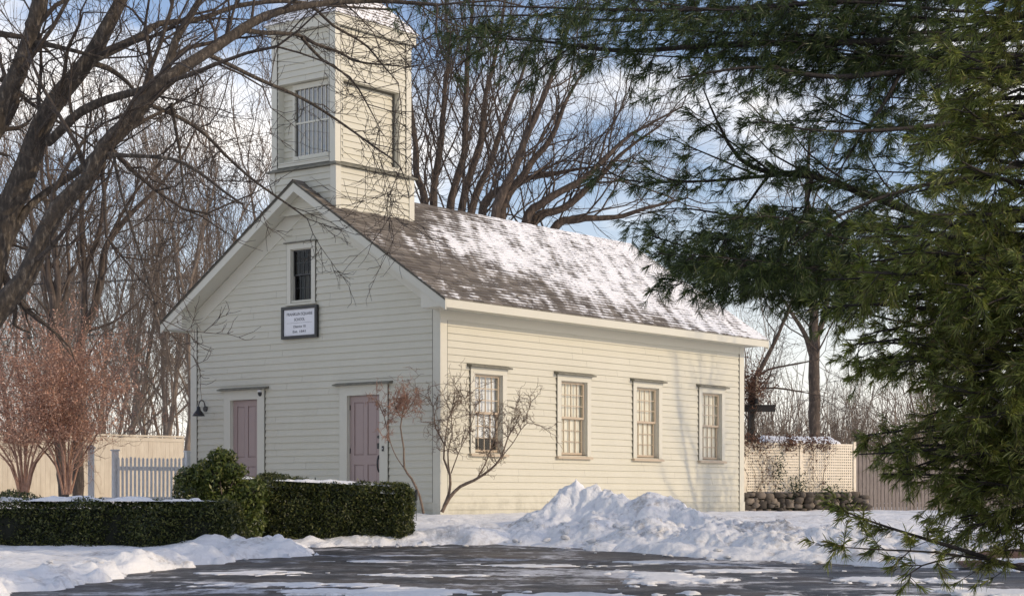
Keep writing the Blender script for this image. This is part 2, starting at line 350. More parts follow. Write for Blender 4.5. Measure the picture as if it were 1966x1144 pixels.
# ------------------------------------------------------------------ the ground
DRIVE = np.array([(-40, -8), (-11, 10), (-6.6, 17), (-5.75, 19.8), (-5.15, 21.8), (-4.75, 24.4), (-4.1, 26.6), (-3.0, 28.1), (-3.3, 28.7), (-4.3, 29.3), (-4.4, 29.9),
                  (-2.6, 30.6), (-1.2, 31.0), (.15, 31.3), (1.0, 30.0), (1.9, 28.5), (3.2, 26.9), (4.6, 25.6), (6.5, 24.4), (10, 23.6), (40, 22), (40, -8)])
def zbase(y):
    y = np.asarray(y, float); t = np.clip((y - 30.5) / 4.5, 0, 1); t = t * t * (3 - 2 * t)
    return np.where(y < 30.5, 0.0268 * np.minimum(y, 30.5), 0.8174 + (1.22 - 0.8174) * t)
def sdist(x, y):
    d = np.full(np.shape(x), 1e9); ins = np.zeros(np.shape(x), bool); n = len(DRIVE)
    for i in range(n):
        a = DRIVE[i]; b = DRIVE[(i + 1) % n]; e = b - a
        t = np.clip(((x - a[0]) * e[0] + (y - a[1]) * e[1]) / (e @ e), 0, 1)
        d = np.minimum(d, np.hypot(x - a[0] - t * e[0], y - a[1] - t * e[1]))
        c = ((a[1] > y) != (b[1] > y)) & (x < (b[0] - a[0]) * (y - a[1]) / (b[1] - a[1] + 1e-12) + a[0]); ins ^= c
    return np.where(ins, -d, d)
# thin snow patches lying on the driveway: x, y, rx, ry, height
PATCH = [(-3.4, 24.0, .8, .35, .008), (-.8, 23.6, .8, .25, .006), (.4, 25.5, .9, .3, .006), (-2.0, 26.5, .5, .2, .005), (2.0, 26.3, .5, .22, .006), (1.85, 23.2, 0.62, 1.1, 0.022), (0.5, 20.0, 0.9, 0.5, 0.02), (2.9, 19.6, 1.3, 0.55, 0.03), (-1.1, 20.6, 1.1, 0.45, 0.02), (4.6, 22.6, 0.9, 0.5, 0.02), (-2.6, 21.9, 1.0, 0.3, 0.012), (3.3, 24.4, .7, .3, .012), (5.6, 20.5, .9, .7, .03)]
def snow_h(x, y):
    n = fbm(x * 1.6, y * 1.6, seed=3, oct=5); n2 = fbm(x * 5, y * 5, seed=9, oct=4)
    d = sdist(x, y) + 0.22 * n + 0.06 * n2
    out = 0.10 * (1 - np.exp(-np.clip(d, 0, 9) / 0.18))
    bank = np.exp(-((d - 0.5) / 0.42) ** 2) * (0.13 + 0.08 * n + 0.05 * n2)
    left = np.clip((-2.2 - x) / 0.6, 0, 1) * (y < 30.2)
    h = out + bank * (0.25 + 0.35 * left) * (1 + .5 * (.5 - worley(x * 3 + .3 * n2, y * 3, 6))) + np.exp(-((d - 0.4) / 0.5) ** 2) * 0.045 * (.5 - worley(x * 6, y * 6, 8)) + 0.02 * n * (d > 0) + 0.012 * n2 * (d > 0)
    h = np.where(d < 0, np.maximum(-0.16, d * 0.9), np.maximum(h, 0.004))
    for (px, py, rx, ry, ph) in PATCH:
        q = 1 - np.hypot((x - px) / rx, (y - py) / ry) + 0.6 * n + 0.55 * n2
        h = np.where((q > 0) & (d < 0), np.maximum(h, 0.004 + ph * np.minimum(1, q * 3)), h)
    return h
# small mounds beside the drive: x, y, radius, height
MOUND = [(-0.85, 31.75, 0.36, 0.17), (-1.4, 31.7, 0.32, 0.08), (0.1, 31.9, 0.6, 0.06), (-4.65, 28.6, 0.5, 0.08), (-4.0, 28.2, 0.4, 0.02), (-5.6, 26.4, 0.6, 0.06), (-7.1, 25.4, 0.7, 0.08), (-3.6, 28.35, 0.15, 0.10), (-6.4, 23.6, 0.5, 0.06)]
def ground_z(x, y):
    x = np.asarray(x, float); y = np.asarray(y, float)
    z = zbase(y) + snow_h(x, y)
    for (mx, my, r, h) in MOUND:
        z = z + h * np.exp(-((x - mx) ** 2 + (y - my) ** 2) / (r * r)) * (1 + 0.35 * fbm(x * 4, y * 4, seed=21, oct=4))
    t = np.clip((y - 33) / 5.0, 0, 1); u = np.clip((-6.4 - x) / 1.6, 0, 1); z = z + 0.30 * (t * t * (3 - 2 * t)) * (u * u * (3 - 2 * u)) * (y < 400)
    far = np.clip((y - 50) / 60, 0, 1); z = z + far * 0.25 * fbm(x * 0.08, y * 0.08, seed=5, oct=3)
    return z
def axis(lo, hi, step, ext_lo, ext_hi, g=1.22):
    a = list(np.arange(lo, hi, step)); s = step
    while a[-1] < ext_hi: s *= g; a.append(a[-1] + s)
    s = step; b = [lo]
    while b[-1] > ext_lo: s *= g; b.append(b[-1] - s)
    return np.array(b[:0:-1] + a)
def grid_mesh(name, xs, ys, zf, mat, **kw):
    X, Y = np.meshgrid(xs, ys); Z = zf(X, Y); V = np.stack([X, Y, Z], -1).reshape(-1, 3); nx, ny = len(xs), len(ys)
    i = np.arange(ny - 1)[:, None] * nx + np.arange(nx - 1)[None, :]
    Fq = np.stack([i, i + 1, i + nx + 1, i + nx], -1).reshape(-1, 4)
    return link_mesh(name, np_mesh(name, V, Fq, True), mat)
g = grid_mesh('ground', axis(-11, 12, 0.055, -900, 900), axis(17, 36, 0.055, -60, 1500), ground_z, M['snow']); g['kind'] = 'structure'
dz = grid_mesh('driveway', np.linspace(-30, 30, 61), np.linspace(-6, 33, 40), lambda x, y: zbase(y) - 0.0005 * 0, M['asphalt']); dz['kind'] = 'structure'

# ------------------------------------------------------------------ the schoolhouse
BZ = 1.2; SV = (.619, .785); NV = (-.785, .619)
BROT = math.atan2(SV[1], SV[0])
house = empty('schoolhouse', (-1.357, 35.0, BZ), BROT)
tag(house, 'cream clapboard one-room schoolhouse with square bell tower and snowy shingle roof', 'schoolhouse')
LN, WD = 10.94, 6.885; SL = 0.655; YC = WD / 2
ZE = 4.13; OV = 0.51; GF, GR = 0.45, 0.35
def zroof(y): return ZE + SL * (min(y, WD - y) + OV)

def siding(mb, P, z0, z1, lo, hi, openings, expo=0.134, off=0.0, t=0.025, seed=1):
    z = z0
    cuts = sorted(set([q for o in openings for q in (o[2], o[3])]))
    jr = random.Random(int(z0 * 100) + seed * 7); joints = {}; zz = z0
    while zz < z1: x_ = jr.uniform(-1, 2.5); l_ = []; [l_.append(x_ := x_ + jr.uniform(1.8, 3.8)) for _ in range(6)]; joints[round(zz, 4)] = l_; zz = min(zz + expo, z1)
    while z < z1 - 1e-4:
        zt = min(z + expo, z1); c = [z] + [q for q in cuts if z + 1e-3 < q < zt - 1e-3] + [zt]
        for a, b in zip(c[:-1], c[1:]):
            oa = off + t - (t - 0.004) * (a - z) / expo; ob = off + t - (t - 0.004) * (b - z) / expo
            zm = (a + b) / 2
            l0, l1, h0, h1 = lo(a), lo(b), hi(a), hi(b)
            if h0 - l0 < 0.02: continue
            blocks = sorted([(o[0], o[1]) for o in openings if o[2] < zm < o[3]])
            segs = []; s0, s1 = l0, l1
            for (p, q) in blocks:
                segs.append((s0, s1, p, p)); s0 = s1 = q
            segs.append((s0, s1, h0, h1))
            seg2 = []
            for (u0, u1, v0, v1) in segs:
                x0_ = u0
                for x_ in joints.get(round(z, 4), []):
                    if max(u0, u1) + .3 < x_ < min(v0, v1) - .3 and x_ > x0_: seg2.append((u0, u1, x_ - .0015, x_ - .0015)); u0 = u1 = x_ + .0015
                seg2.append((u0, u1, v0, v1))
            for (u0, u1, v0, v1) in seg2:
                if v0 - u0 < 0.005: continue
                mb.quad(P(u0, a, oa), P(v0, a, oa), P(v1, b, ob), P(u1, b, ob))
                if a == z: mb.quad(P(u0, a, off + 0.003), P(v0, a, off + 0.003), P(v0, a, oa), P(u0, a, oa))
        z = zt
# openings (a0,a1,z0,z1) on each wall
WX = [(0.86, 1.98), (3.64, 4.81), (6.37, 7.49), (9.0, 10.1)]
W_Z0, W_Z1 = 1.25, 2.95
side_open = [(a + .10, b - .10, W_Z0 + .05, W_Z1 - .10) for a, b in WX]
front_open = [(4.86, 5.72, 0.0, 2.49), (1.48, 2.40, 0.0, 2.46), (3.34, 3.95, 4.40, 5.44)]
mb = MB()
siding(mb, lambda a, z, o: (a, -o, z), 0.07, 4.0, lambda z: 0.10, lambda z: LN - 0.10, side_open)
siding(mb, lambda a, z, o: (a, WD + o, z), 0.07, 4.0, lambda z: 0.10, lambda z: LN - 0.10, [])
glo = lambda z: max(0.10, (z + 0.12 - ZE) / SL - OV)
siding(mb, lambda a, z, o: (-o, a, z), 0.07, 6.5, glo, lambda z: WD - glo(z), front_open)
siding(mb, lambda a, z, o: (LN + o, a, z), 0.07, 6.5, glo, lambda z: WD - glo(z), [])
wall = mb.build('wall', M['siding'], house)
# trim
cw, ct = 0.17, 0.032
for (x, sx) in ((0, 1), (LN, -1)):
    for (y, sy) in ((0, 1), (WD, -1)):
        tb = MB()
        tb.box(min(x - sx * ct, x + sx * cw), max(x - sx * ct, x + sx * cw), min(y - sy * ct, y), max(y - sy * ct, y), 0.075, 3.99)
        tb.box(min(x - sx * (ct), x), max(x - sx * ct, x), min(y, y + sy * 0.155), max(y, y + sy * 0.155), 0.075, 4.1)
        # plinth blocks
        tb.box(min(x - sx * (ct + .012), x + sx * (cw + .012)), max(x - sx * (ct + .012), x + sx * (cw + .012)), min(y - sy * (ct + .012), y - sy * ct - .001), max(y - sy * (ct + .012), y - sy * ct - .001), 0.075, 0.34)
        tb.build('corner_board', M['trim'], house)
fb = MB()
for (y, sy) in ((0, -1), (WD, 1)):   # frieze under the eaves
    fb.box(cw + .002, LN - cw - .002, min(y, y + sy * .028), max(y, y + sy * .028), 3.80, 3.985)
fb.build('frieze', M['trim'], house)
wt = MB(); wt.box(cw + .015, LN - cw - .015, -.03, -.002, .03, .075)
wt.build('water_table', M['trim'], house)
# gable frieze (rake boards on the wall)
def rake(mb, x0, x1, top_off, h, ylo=-OV, side=0):
    """prism following the front roof line between x0..x1; top at zroof-top_off; vertical height h"""
    for s in (0, 1):
        f = (lambda y: y) if s == 0 else (lambda y: WD - y)
        za, zc = zroof(ylo) if ylo < 0 else zroof(ylo), zroof(YC)
        za = ZE + SL * (ylo + OV)
        ya, yc = f(ylo), f(YC)
        mb.hexa([(x0, ya, za - top_off - h), (x1, ya, za - top_off - h), (x1, yc, zc - top_off - h), (x0, yc, zc - top_off - h),
                 (x0, ya, za - top_off), (x1, ya, za - top_off), (x1, yc, zc - top_off), (x0, yc, zc - top_off)])
gf = MB(); rake(gf, -0.03, -0.002, 0.205, 0.34, 0.12); gf.build('gable_frieze', M['trim'], house)
# eaves: fascia, soffit, rake fascia
ev = MB()
for s in (0, 1):
    f = (lambda y: y) if s == 0 else (lambda y: WD - y)
    def bx(x0, x1, ya, yb, z0, z1): ev.box(x0, x1, min(f(ya), f(yb)), max(f(ya), f(yb)), z0, z1)
    bx(-GF + .035, LN + GR - .035, -OV, -OV + .03, ZE - 0.17, ZE - 0.02)          # eave fascia
    bx(-GF + .035, LN + GR - .035, -OV + .031, 0.02, ZE - 0.145, ZE - 0.125)        # soffit
    bx(-GF + .035, LN + GR - .035, -OV + .031, -OV + .06, ZE - 0.165, ZE - 0.148)
rake(ev, -GF, -GF + .032, 0.02, 0.20)                 # front rake fascia
rake(ev, LN + GR - .032, LN + GR, 0.02, 0.20)
for s in (0, 1):
    f = (lambda y: y) if s == 0 else (lambda y: WD - y)
    for (xa, xb) in ((-GF + .034, -.001), (LN + .001, LN + GR - .034)):
        i = len(ev.v); ev.v += [(x, f(y), z) for x in (xa, xb) for (y, z) in ((-OV + .031, ZE - .146), (.12, ZE - .146), (.12, zroof(.12) - .19), (-OV + .031, ZE - .10))]
        ev.f += [(i, i + 1, i + 2, i + 3), (i + 7, i + 6, i + 5, i + 4), (i + 1, i + 5, i + 6, i + 2), (i, i + 4, i + 5, i + 1)]
ev.build('eave_trim', M['trim'], house)
ve = MB(); rake(ve, -GF - .016, -GF - .001, 0.012, 0.035); ve.build('verge_strip', M['gap'], house)
for (xa, xb) in ((-GF + .033, 0.0), (LN, LN + GR - .033)):
    so = MB(); rake(so, xa, xb, 0.165, 0.02, -OV + .03); so.build('soffit', M['trim'], house)
# roof: every shingle tab is a thin wedge
rng = random.Random(4)
rb = MB(); SLEN = math.hypot(1, SL); c_, s_ = 1 / SLEN, SL / SLEN
n_rows = int((YC + OV) * SLEN / 0.13)
def tabrow(rb, k, f):
    d0 = k * 0.13; d1 = min(d0 + 0.155, (YC + OV) * SLEN)
    x = -GF - 0.03 + rng.uniform(-0.3, 0); xe = LN + GR + 0.03
    while x < xe:
        wd = rng.choice((0.16, 0.22, 0.3, 0.3, 0.36)); x0, x1 = max(x, -GF - .03), min(x + wd - 0.006, xe)
        if x1 - x0 > 0.02:
            th = rng.uniform(0.010, 0.022); j = rng.uniform(-0.006, 0.006)
            da, db = max(d0 + j, -0.015), d1
            def P(xx, d, h): y = -OV + d * c_ - h * s_; return (xx, f(y), ZE + d * s_ + h * c_)
            a, b, c, d = P(x0, da, th), P(x1, da, th), P(x1, db, 0.003), P(x0, db, 0.003)
            e, g_ = P(x0, da, -0.004), P(x1, da, -0.004)
            i = len(rb.v); rb.v += [a, b, c, d, e, g_, P(x0, db, -.004), P(x1, db, -.004)]
            rb.f += [(i, i + 1, i + 2, i + 3), (i + 4, i + 5, i + 1, i), (i + 4, i, i + 3, i + 6), (i + 1, i + 5, i + 7, i + 2)]
        x += wd
for s in (0, 1):
    f = (lambda y: y) if s == 0 else (lambda y: WD - y)
    for k in range(n_rows + 1): tabrow(rb, k, f)
roof = rb.build('roof', M['shingle'], house)
dk = MB(); rake(dk, -GF + .005, LN + GR - .005, 0.006, 0.012); dk.build('roof_deck', M['cap'], roof)
rc = MB()
for k in range(40):
    x0 = -GF - .03 + k * 0.30
    if x0 > LN + GR: break
    zz = zroof(YC) + 0.022 + 0.006 * (k % 2); x1 = min(x0 + .305, LN + GR + .03)
    for s in (-1, 1): rc.quad((x0, YC, zz), (x1, YC, zz), (x1, YC + s * .12, zz - .085), (x0, YC + s * .12, zz - .085))
rc.build('ridge_cap', M['shingle'], roof)
# foundation
fd = MB(); fd.box(0.02, LN - .02, 0.01, 0.25, -0.5, 0.069); fd.box(0.02, LN - .02, WD - .25, WD - .01, -0.5, 0.069)
fd.box(0.0, 0.02, 0.3, WD - .3, -.5, .069); fd.box(LN - .02, LN, 0.3, WD - .3, -.5, .069)
fd.build('foundation', M['brick'], house)
fl = MB(); fl.box(0.1, LN - .1, .3, WD - .3, 0.1, 0.2); fl.box(1.0, LN - .1, 1.2, 1.25, .2, 3.9); fl.build('interior', M['dark'], house)

def joint_lines(parent, rects, axis):
    # thin dark gaps where the clapboards butt against the trim
    m = MB()
    for (a0, a1, z0, z1) in rects:
        if axis == 'side': m.box(a0, a1, -.030, -.001, z0, z1)
        else: m.box(-.030, -.001, a0, a1, z0, z1)
        m.build('joint_or_shade_strip', M['gap'], parent); m = MB()
joint_lines(house, [(.171, .184, .34, 3.79), (LN - .184, LN - .171, .34, 3.79)], 'side')
joint_lines(house, [(.156, .170, .34, 4.1), (WD - .170, WD - .156, .34, 4.1)], 'front')

def window_unit(a0, a1, blind, low_gap=0.0, seed=0):
    """double hung window on the long side (plane y=0, outside is -y)"""
    o0, o1, z0, z1 = a0 + .13, a1 - .13, W_Z0 + .07, W_Z1 - .12
    m = MB()
    m.box(a0, o0, -.045, 0.0, W_Z0 + .03, z1); m.box(o1, a1, -.045, 0.0, W_Z0 + .03, z1)
    m.box(a0, a1, -.047, 0.0, z1, W_Z1)                       # head casing
    m.box(o0, o0 + .012, 0.0005, .15, z0, z1); m.box(o1 - .012, o1, 0.0005, .15, z0, z1); m.box(o0 + .012, o1 - .012, 0.0005, .15, z1 - .012, z1)
    win = m.build('window', M['trim'], house)
    joint_lines(win, [(a0 - .014, a0 - .001, W_Z0 + .03, W_Z1), (a1 + .001, a1 + .013, W_Z0 + .03, W_Z1)], 'side')
    c = MB(); c.hexa([(a0 - .08, -.13, W_Z1 + .001), (a1 + .08, -.13, W_Z1 + .001), (a1 + .08, 0, W_Z1 + .001), (a0 - .08, 0, W_Z1 + .001),
                      (a0 - .08, -.13, W_Z1 + .03), (a1 + .08, -.13, W_Z1 + .03), (a1 + .08, 0, W_Z1 + .06), (a0 - .08, 0, W_Z1 + .06)])
    c.build('head_cap', M['cap'], win)  # dark colour partly stands in for the shadow line at the cap
    s = MB(); s.hexa([(a0 - .02, -.085, W_Z0 - .02), (a1 + .02, -.085, W_Z0 - .02), (a1 + .02, .15, W_Z0), (a0 - .02, .15, W_Z0),
                      (a0 - .02, -.085, W_Z0 + .025), (a1 + .02, -.085, W_Z0 + .025), (a1 + .02, .15, z0 - .002), (a0 - .02, .15, z0 - .002)])
    s.build('sill', M['sash'], win)
    zm = (z0 + z1) / 2 - .02
    for (ya, za, zb) in ((0.035, zm, z1 - .012), (0.072, z0, zm + .035)):
        q = MB(); l, r_ = o0 + .013, o1 - .013; st = .042
        q.box(l, l + st, ya, ya + .035, za, zb); q.box(r_ - st, r_, ya, ya + .035, za, zb)
        q.box(l + st, r_ - st, ya, ya + .035, za, za + .045); q.box(l + st, r_ - st, ya, ya + .035, zb - .04, zb)
        gl, gr, gb, gt = l + st, r_ - st, za + .045, zb - .04
        for k in (1, 2, 3): x = gl + (gr - gl) * k / 4; q.box(x - .009, x + .009, ya + .008, ya + .03, gb, gt)
        for k in (1, 2): z = gb + (gt - gb) * k / 3; q.box(gl, gr, ya + .010, ya + .028, z - .009, z + .009)
        q.build('sash', M['sash'], win)
        p = MB(); p.quad((gl, ya + .019, gb), (gr, ya + .019, gb), (gr, ya + .019, gt), (gl, ya + .019, gt)); p.build('pane', M['glass'], win)
    cu = MB(); n = 60; zl = z0 + low_gap
    for k in range(n):
        xa, xb = o0 - .02 + (o1 - o0 + .04) * k / n, o0 - .02 + (o1 - o0 + .04) * (k + 1) / n
        fa = lambda x: .122 + .005 * math.sin(x * 42 + seed) + .002 * math.sin(x * 97 + seed)
        cu.quad((xa, fa(xa), zl), (xb, fa(xb), zl), (xb, fa(xb), z1), (xa, fa(xa), z1))
    cu.build('curtain', M[blind], win)
for i, (a, b) in enumerate(WX): window_unit(a, b, 'sheer' if i == 0 else 'curtain', 0.27 if i == 0 else 0.0, i * 1.7)

# gable window
m = MB(); a0, a1, z0, z1 = 3.25, 4.04, 4.30, 5.55
m.box(-.04, 0, a0, 3.355, z0 + .04, 5.43); m.box(-.04, 0, 3.935, a1, z0 + .04, 5.43); m.box(-.042, 0, a0, a1, 5.43, z1); m.box(-.06, 0, a0 - .03, a1 + .03, z0, z0 + .04)
m.box(0.0005, .12, 3.355, 3.37, 4.36, 5.43); m.box(0.0005, .12, 3.92, 3.935, 4.36, 5.43); m.box(.0005, .12, 3.37, 3.92, 5.415, 5.43); m.box(.0005, .12, 3.37, 3.92, 4.345, 4.375)
gw = m.build('gable_window', M['trim'], house); joint_lines(gw, [(a0 - .014, a0 - .001, z0 + .04, z1), (a1 + .001, a1 + .014, z0 + .04, z1)], 'front')
c = MB(); c.box(-.09, 0, a0 - .05, a1 + .05, z1 + .001, z1 + .025); c.build('head_cap', M['cap'], gw)
for (xa, za, zb) in ((.04, 4.9, 5.415), (.075, 4.376, 4.94)):
    q = MB(); q.box(xa, xa + .03, 3.371, 3.40, za, zb); q.box(xa, xa + .03, 3.89, 3.919, za, zb); q.box(xa, xa + .03, 3.40, 3.89, za, za + .03); q.box(xa, xa + .03, 3.40, 3.89, zb - .03, zb)
    for k in (1, 2, 3): y = 3.40 + .49 * k / 4; q.box(xa + .008, xa + .022, y - .007, y + .007, za + .03, zb - .03)
    zz = (za + zb) / 2; q.box(xa + .009, xa + .021, 3.4, 3.89, zz - .007, zz + .007)
    q.build('sash', M['black'], gw)
    p = MB(); p.quad((xa + .016, 3.4, za + .03), (xa + .016, 3.89, za + .03), (xa + .016, 3.89, zb - .03), (xa + .016, 3.4, zb - .03)); p.build('pane', M['glass_dark'], gw)
p = MB(); p.box(.14, .15, 3.3, 3.72, 4.3, 5.0); p.build('blind', M['gable_blind'], gw)
p = MB(); p.box(.3, .32, 3.2, 4.1, 4.2, 5.5); p.build('backing', M['dark'], gw)

def door_unit(name_label, o0, o1, y0, y1, ztop_door, ztop, zbot, hardware):
    """front wall plane x=0, outside is -x. casing y0..y1, leaf o0..o1"""
    m = MB()
    m.box(-.045, 0, y0, o0, 0.08, ztop_door); m.box(-.045, 0, o1, y1, 0.08, ztop_door); m.box(-.047, 0, y0, y1, ztop_door, ztop)
    m.box(0.0005, .12, o0 - .002, o0 + .01, zbot, ztop_door); m.box(0.0005, .12, o1 - .01, o1 + .002, zbot, ztop_door)
    fr = m.build('door_frame', M['trim'], house)
    joint_lines(fr, [(y0 - .014, y0 - .001, .34, ztop), (y1 + .001, y1 + .014, .34, ztop)], 'front')
    c = MB(); c.hexa([(-.14, y0 - .12, ztop + .001), (0, y0 - .12, ztop + .001), (0, y1 + .12, ztop + .001), (-.14, y1 + .12, ztop + .001),
                      (-.14, y0 - .12, ztop + .025), (0, y0 - .12, ztop + .06), (0, y1 + .12, ztop + .06), (-.14, y1 + .12, ztop + .025)])
    c.build('head_cap', M['cap'], fr)
    t_ = MB(); t_.box(-.12, .1, o0 - .05, o1 + .05, 0.16, zbot - .003); t_.build('threshold', M['greywood'], fr)
    d = MB(); l, r_ = o0 + .011, o1 - .011; X0, X1, Xp = .035, .075, .055
    W_ = r_ - l; st = .115; mid = (l + r_) / 2; zl = zbot + .86
    d.box(Xp, Xp + .012, l + .02, r_ - .02, zbot + .02, ztop_door - .02)
    d.box(X0, X1, l, l + st, zbot, ztop_door - .003); d.box(X0, X1, r_ - st, r_, zbot, ztop_door - .003)
    d.box(X0, X1, mid - .05, mid + .05, zbot + .2, ztop_door - .13)
    for (za, zb) in ((zbot, zbot + .2), (zl - .08, zl + .1), (ztop_door - .13, ztop_door - .003)):
        if za == zl - .08:
            d.box(X0, X1, l + st, mid - .05, za, zb); d.box(X0, X1, mid + .05, r_ - st, za, zb)
        else: d.box(X0, X1, l + st, r_ - st, za, zb)
    for (ya, yb) in ((l + st, mid - .05), (mid + .05, r_ - st)):
        for (za, zb) in ((zbot + .2, zl - .08), (zl + .1, ztop_door - .13)):
            b = .03; d.hexa([(Xp - .001, ya + .008, za + .008), (Xp - .001, yb - .008, za + .008), (Xp - .001, yb - .008, zb - .008), (Xp - .001, ya + .008, zb - .008),
                             (Xp - .014, ya + b, za + b), (Xp - .014, yb - b, za + b), (Xp - .014, yb - b, zb - b), (Xp - .014, ya + b, zb - b)])
    dr = d.build('door', M['door'], house)
    if hardware:
        h = MB(); h.lathe((.035, o0 + .07, 1.61), [(.001, -.03), (.03, -.03), (.034, 0)], 14, 'x'); h.build('deadbolt', M['black'], dr)
        h = MB(); h.box(.0, .036, o0 + .035, o0 + .10, 1.38, 1.49); h.build('keypad', M['black'], dr)
        h = MB(); h.lathe((.035, o0 + .07, 1.22), [(.001, -.012), (.04, -.012), (.042, 0)], 14, 'x')
        tt = [(.035 - .05 * math.sin(math.pi * k / 8) ** .6, o0 + .075, 1.25 - .32 * k / 8) for k in range(9)]
        for a_, b_ in zip(tt[:-1], tt[1:]):
            h.hexa([(a_[0] - .012, a_[1] - .014, a_[2]), (a_[0] + .006, a_[1] - .014, a_[2]), (a_[0] + .006, a_[1] + .014, a_[2]), (a_[0] - .012, a_[1] + .014, a_[2]),
                    (b_[0] - .012, b_[1] - .014, b_[2]), (b_[0] + .006, b_[1] - .014, b_[2]), (b_[0] + .006, b_[1] + .014, b_[2]), (b_[0] - .012, b_[1] + .014, b_[2])])
        h.lathe((.035, o0 + .075, .95), [(.001, -.015), (.028, -.012), (.03, 0)], 12, 'x'); h.build('door_handle', M['black'], dr)
        for zz in (0.55, 1.35, 2.2):
            h = MB(); h.box(.025, .036, o1 - .028, o1 - .012, zz - .05, zz + .05); h.build('hinge', M['black'], dr)
    return dr
door_unit('', 4.89, 5.69, 4.69, 5.88, 2.45, 2.65, 0.30, False)
door_unit('', 1.51, 2.37, 1.30, 2.57, 2.43, 2.63, 0.30, True)

# bell tower
TX0, TX1, TH = -.17, 2.10, .895
tw = MB()
def face(P, a0, a1, z0, z1, ops=(), off=0.0, lo=None, hi=None): siding(tw, P, z0, z1, lo or (lambda z: a0), hi or (lambda z: a1), list(ops), 0.128, off)
yr, yl = YC - TH, YC + TH
Pr = lambda a, z, o: (a, yr - o, z); Pl = lambda a, z, o: (a, yl + o, z); Pf = lambda a, z, o: (TX0 - o, a, z); Pb = lambda a, z, o: (TX1 + o, a, z)
zt0 = zroof(yr) - .05
for P in (Pr, Pl): face(P, TX0 + .04, TX1 - .04, zt0, 6.97)
for P in (Pf, Pb): face(P, yr + .04, yl - .04, zt0, 6.97, lo=lambda z: yr + .04)
UX0, UX1, UH = TX0 + .02, TX1 - .05, .855
ur, ul = YC - UH, YC + UH
Qr = lambda a, z, o: (a, ur - o, z); Ql = lambda a, z, o: (a, ul + o, z); Qf = lambda a, z, o: (UX0 - o, a, z); Qb = lambda a, z, o: (UX1 + o, a, z)
rs = (0.06, 1.72, 7.16, 8.70); rf = (2.74, 4.14, 7.16, 8.74)
face(Qr, UX0 + .04, UX1 - .04, 7.07, 9.72, [rs]); face(Ql, UX0 + .04, UX1 - .04, 7.07, 9.72)
face(Qf, ur + .04, ul - .04, 7.07, 9.72, [rf]); face(Qb, ur + .04, ul - .04, 7.07, 9.72)
siding(tw, Qr, rs[2], rs[3], lambda z: rs[0], lambda z: rs[1], [], 0.128, -0.15)
wf = (2.80, 3.86, 7.20, 8.72)
siding(tw, Qf, rf[2], rf[3], lambda z: rf[0], lambda z: rf[1], [wf], 0.128, -0.15)
tower = tw.build('bell_tower', M['siding'], house)
tt = MB()
tt.box(rs[0] - .01, rs[0], ur - .025, ur + .16, rs[2], rs[3]); tt.box(rs[1], rs[1] + .01, ur - .025, ur + .16, rs[2], rs[3]); tt.box(rs[0], rs[1], ur - .03, ur + .16, rs[3], rs[3] + .02); tt.box(rs[0], rs[1], ur - .02, ur + .16, rs[2] - .02, rs[2])
tt.box(UX0 - .025, UX0 + .16, rf[0] - .01, rf[0], rf[2], rf[3]); tt.box(UX0 - .025, UX0 + .16, rf[1], rf[1] + .01, rf[2], rf[3]); tt.box(UX0 - .03, UX0 + .16, rf[0], rf[1], rf[3], rf[3] + .02)
tt.box(UX0 - .03, UX0 + .16, rf[0], rf[1], rf[2] - .02, rf[2])
for (x0, x1, h, za, zb) in ((TX0, TX1, TH, zt0 - .6, 6.975), (UX0, UX1, UH, 7.05, 9.74)):
    for (x, sx) in ((x0, 1), (x1, -1)):
        for (y, sy) in ((YC - h, 1), (YC + h, -1)):
            tt.box(min(x - sx * ct, x + sx * .12), max(x - sx * ct, x + sx * .12), min(y - sy * ct, y), max(y - sy * ct, y), za if za > 7 else zt0 - (.05 if sy else 0), zb)
            tt.box(min(x - sx * ct, x), max(x - sx * ct, x), min(y, y + sy * .12), max(y, y + sy * .12), zt0 if za < 7 else za, zb)
tt.build('tower_trim', M['trim'], tower)
jm = MB(); jm.box(rs[1] - .045, rs[1] - .001, ur + .11, ur + .13, rs[2], rs[3]); jm.box(rs[0], rs[1] - .046, ur + .11, ur + .13, rs[3] - .04, rs[3] - .001); jm.build('joint_or_shade_strip', M['gap'], tower)  # dark strips painting the jamb's shade along top and right of the recess
for (a, b) in ((UX0 + .121, UX0 + .133), (UX1 - .133, UX1 - .121)):
    jm = MB(); jm.box(a, b, ur - .031, ur - .001, 7.08, 9.73); jm.build('joint_or_shade_strip', M['gap'], tower)
for (a, b) in ((ur + .121, ur + .133), (ul - .133, ul - .121)):
    jm = MB(); jm.box(UX0 - .031, UX0 - .001, a, b, 7.08, 9.73); jm.build('joint_or_shade_strip', M['gap'], tower)
bl = MB(); o = .085
bl.hexa([(TX0 - o, yr - o, 6.976), (TX1 + o, yr - o, 6.976), (TX1 + o, yl + o, 6.976), (TX0 - o, yl + o, 6.976),
         (TX0 - o, yr - o, 7.0), (TX1 + o, yr - o, 7.0), (TX1 + o, yl + o, 7.0), (TX0 - o, yl + o, 7.0)])
bl.hexa([(TX0 - o, yr - o, 7.001), (TX1 + o, yr - o, 7.001), (TX1 + o, yl + o, 7.001), (TX0 - o, yl + o, 7.001),
         (UX0, ur, 7.07), (UX1, ur, 7.07), (UX1, ul, 7.07), (UX0, ul, 7.07)])
bl.build('belt_course', M['cap'], tower)
cr = MB(); o = .10
cr.box(UX0 - o, UX1 + o, ur - o, ul + o, 9.74, 9.92); cr.box(UX0 - o - .03, UX1 + o + .03, ur - o - .03, ul + o + .03, 9.921, 9.945)
cr.build('cornice', M['trim'], tower)
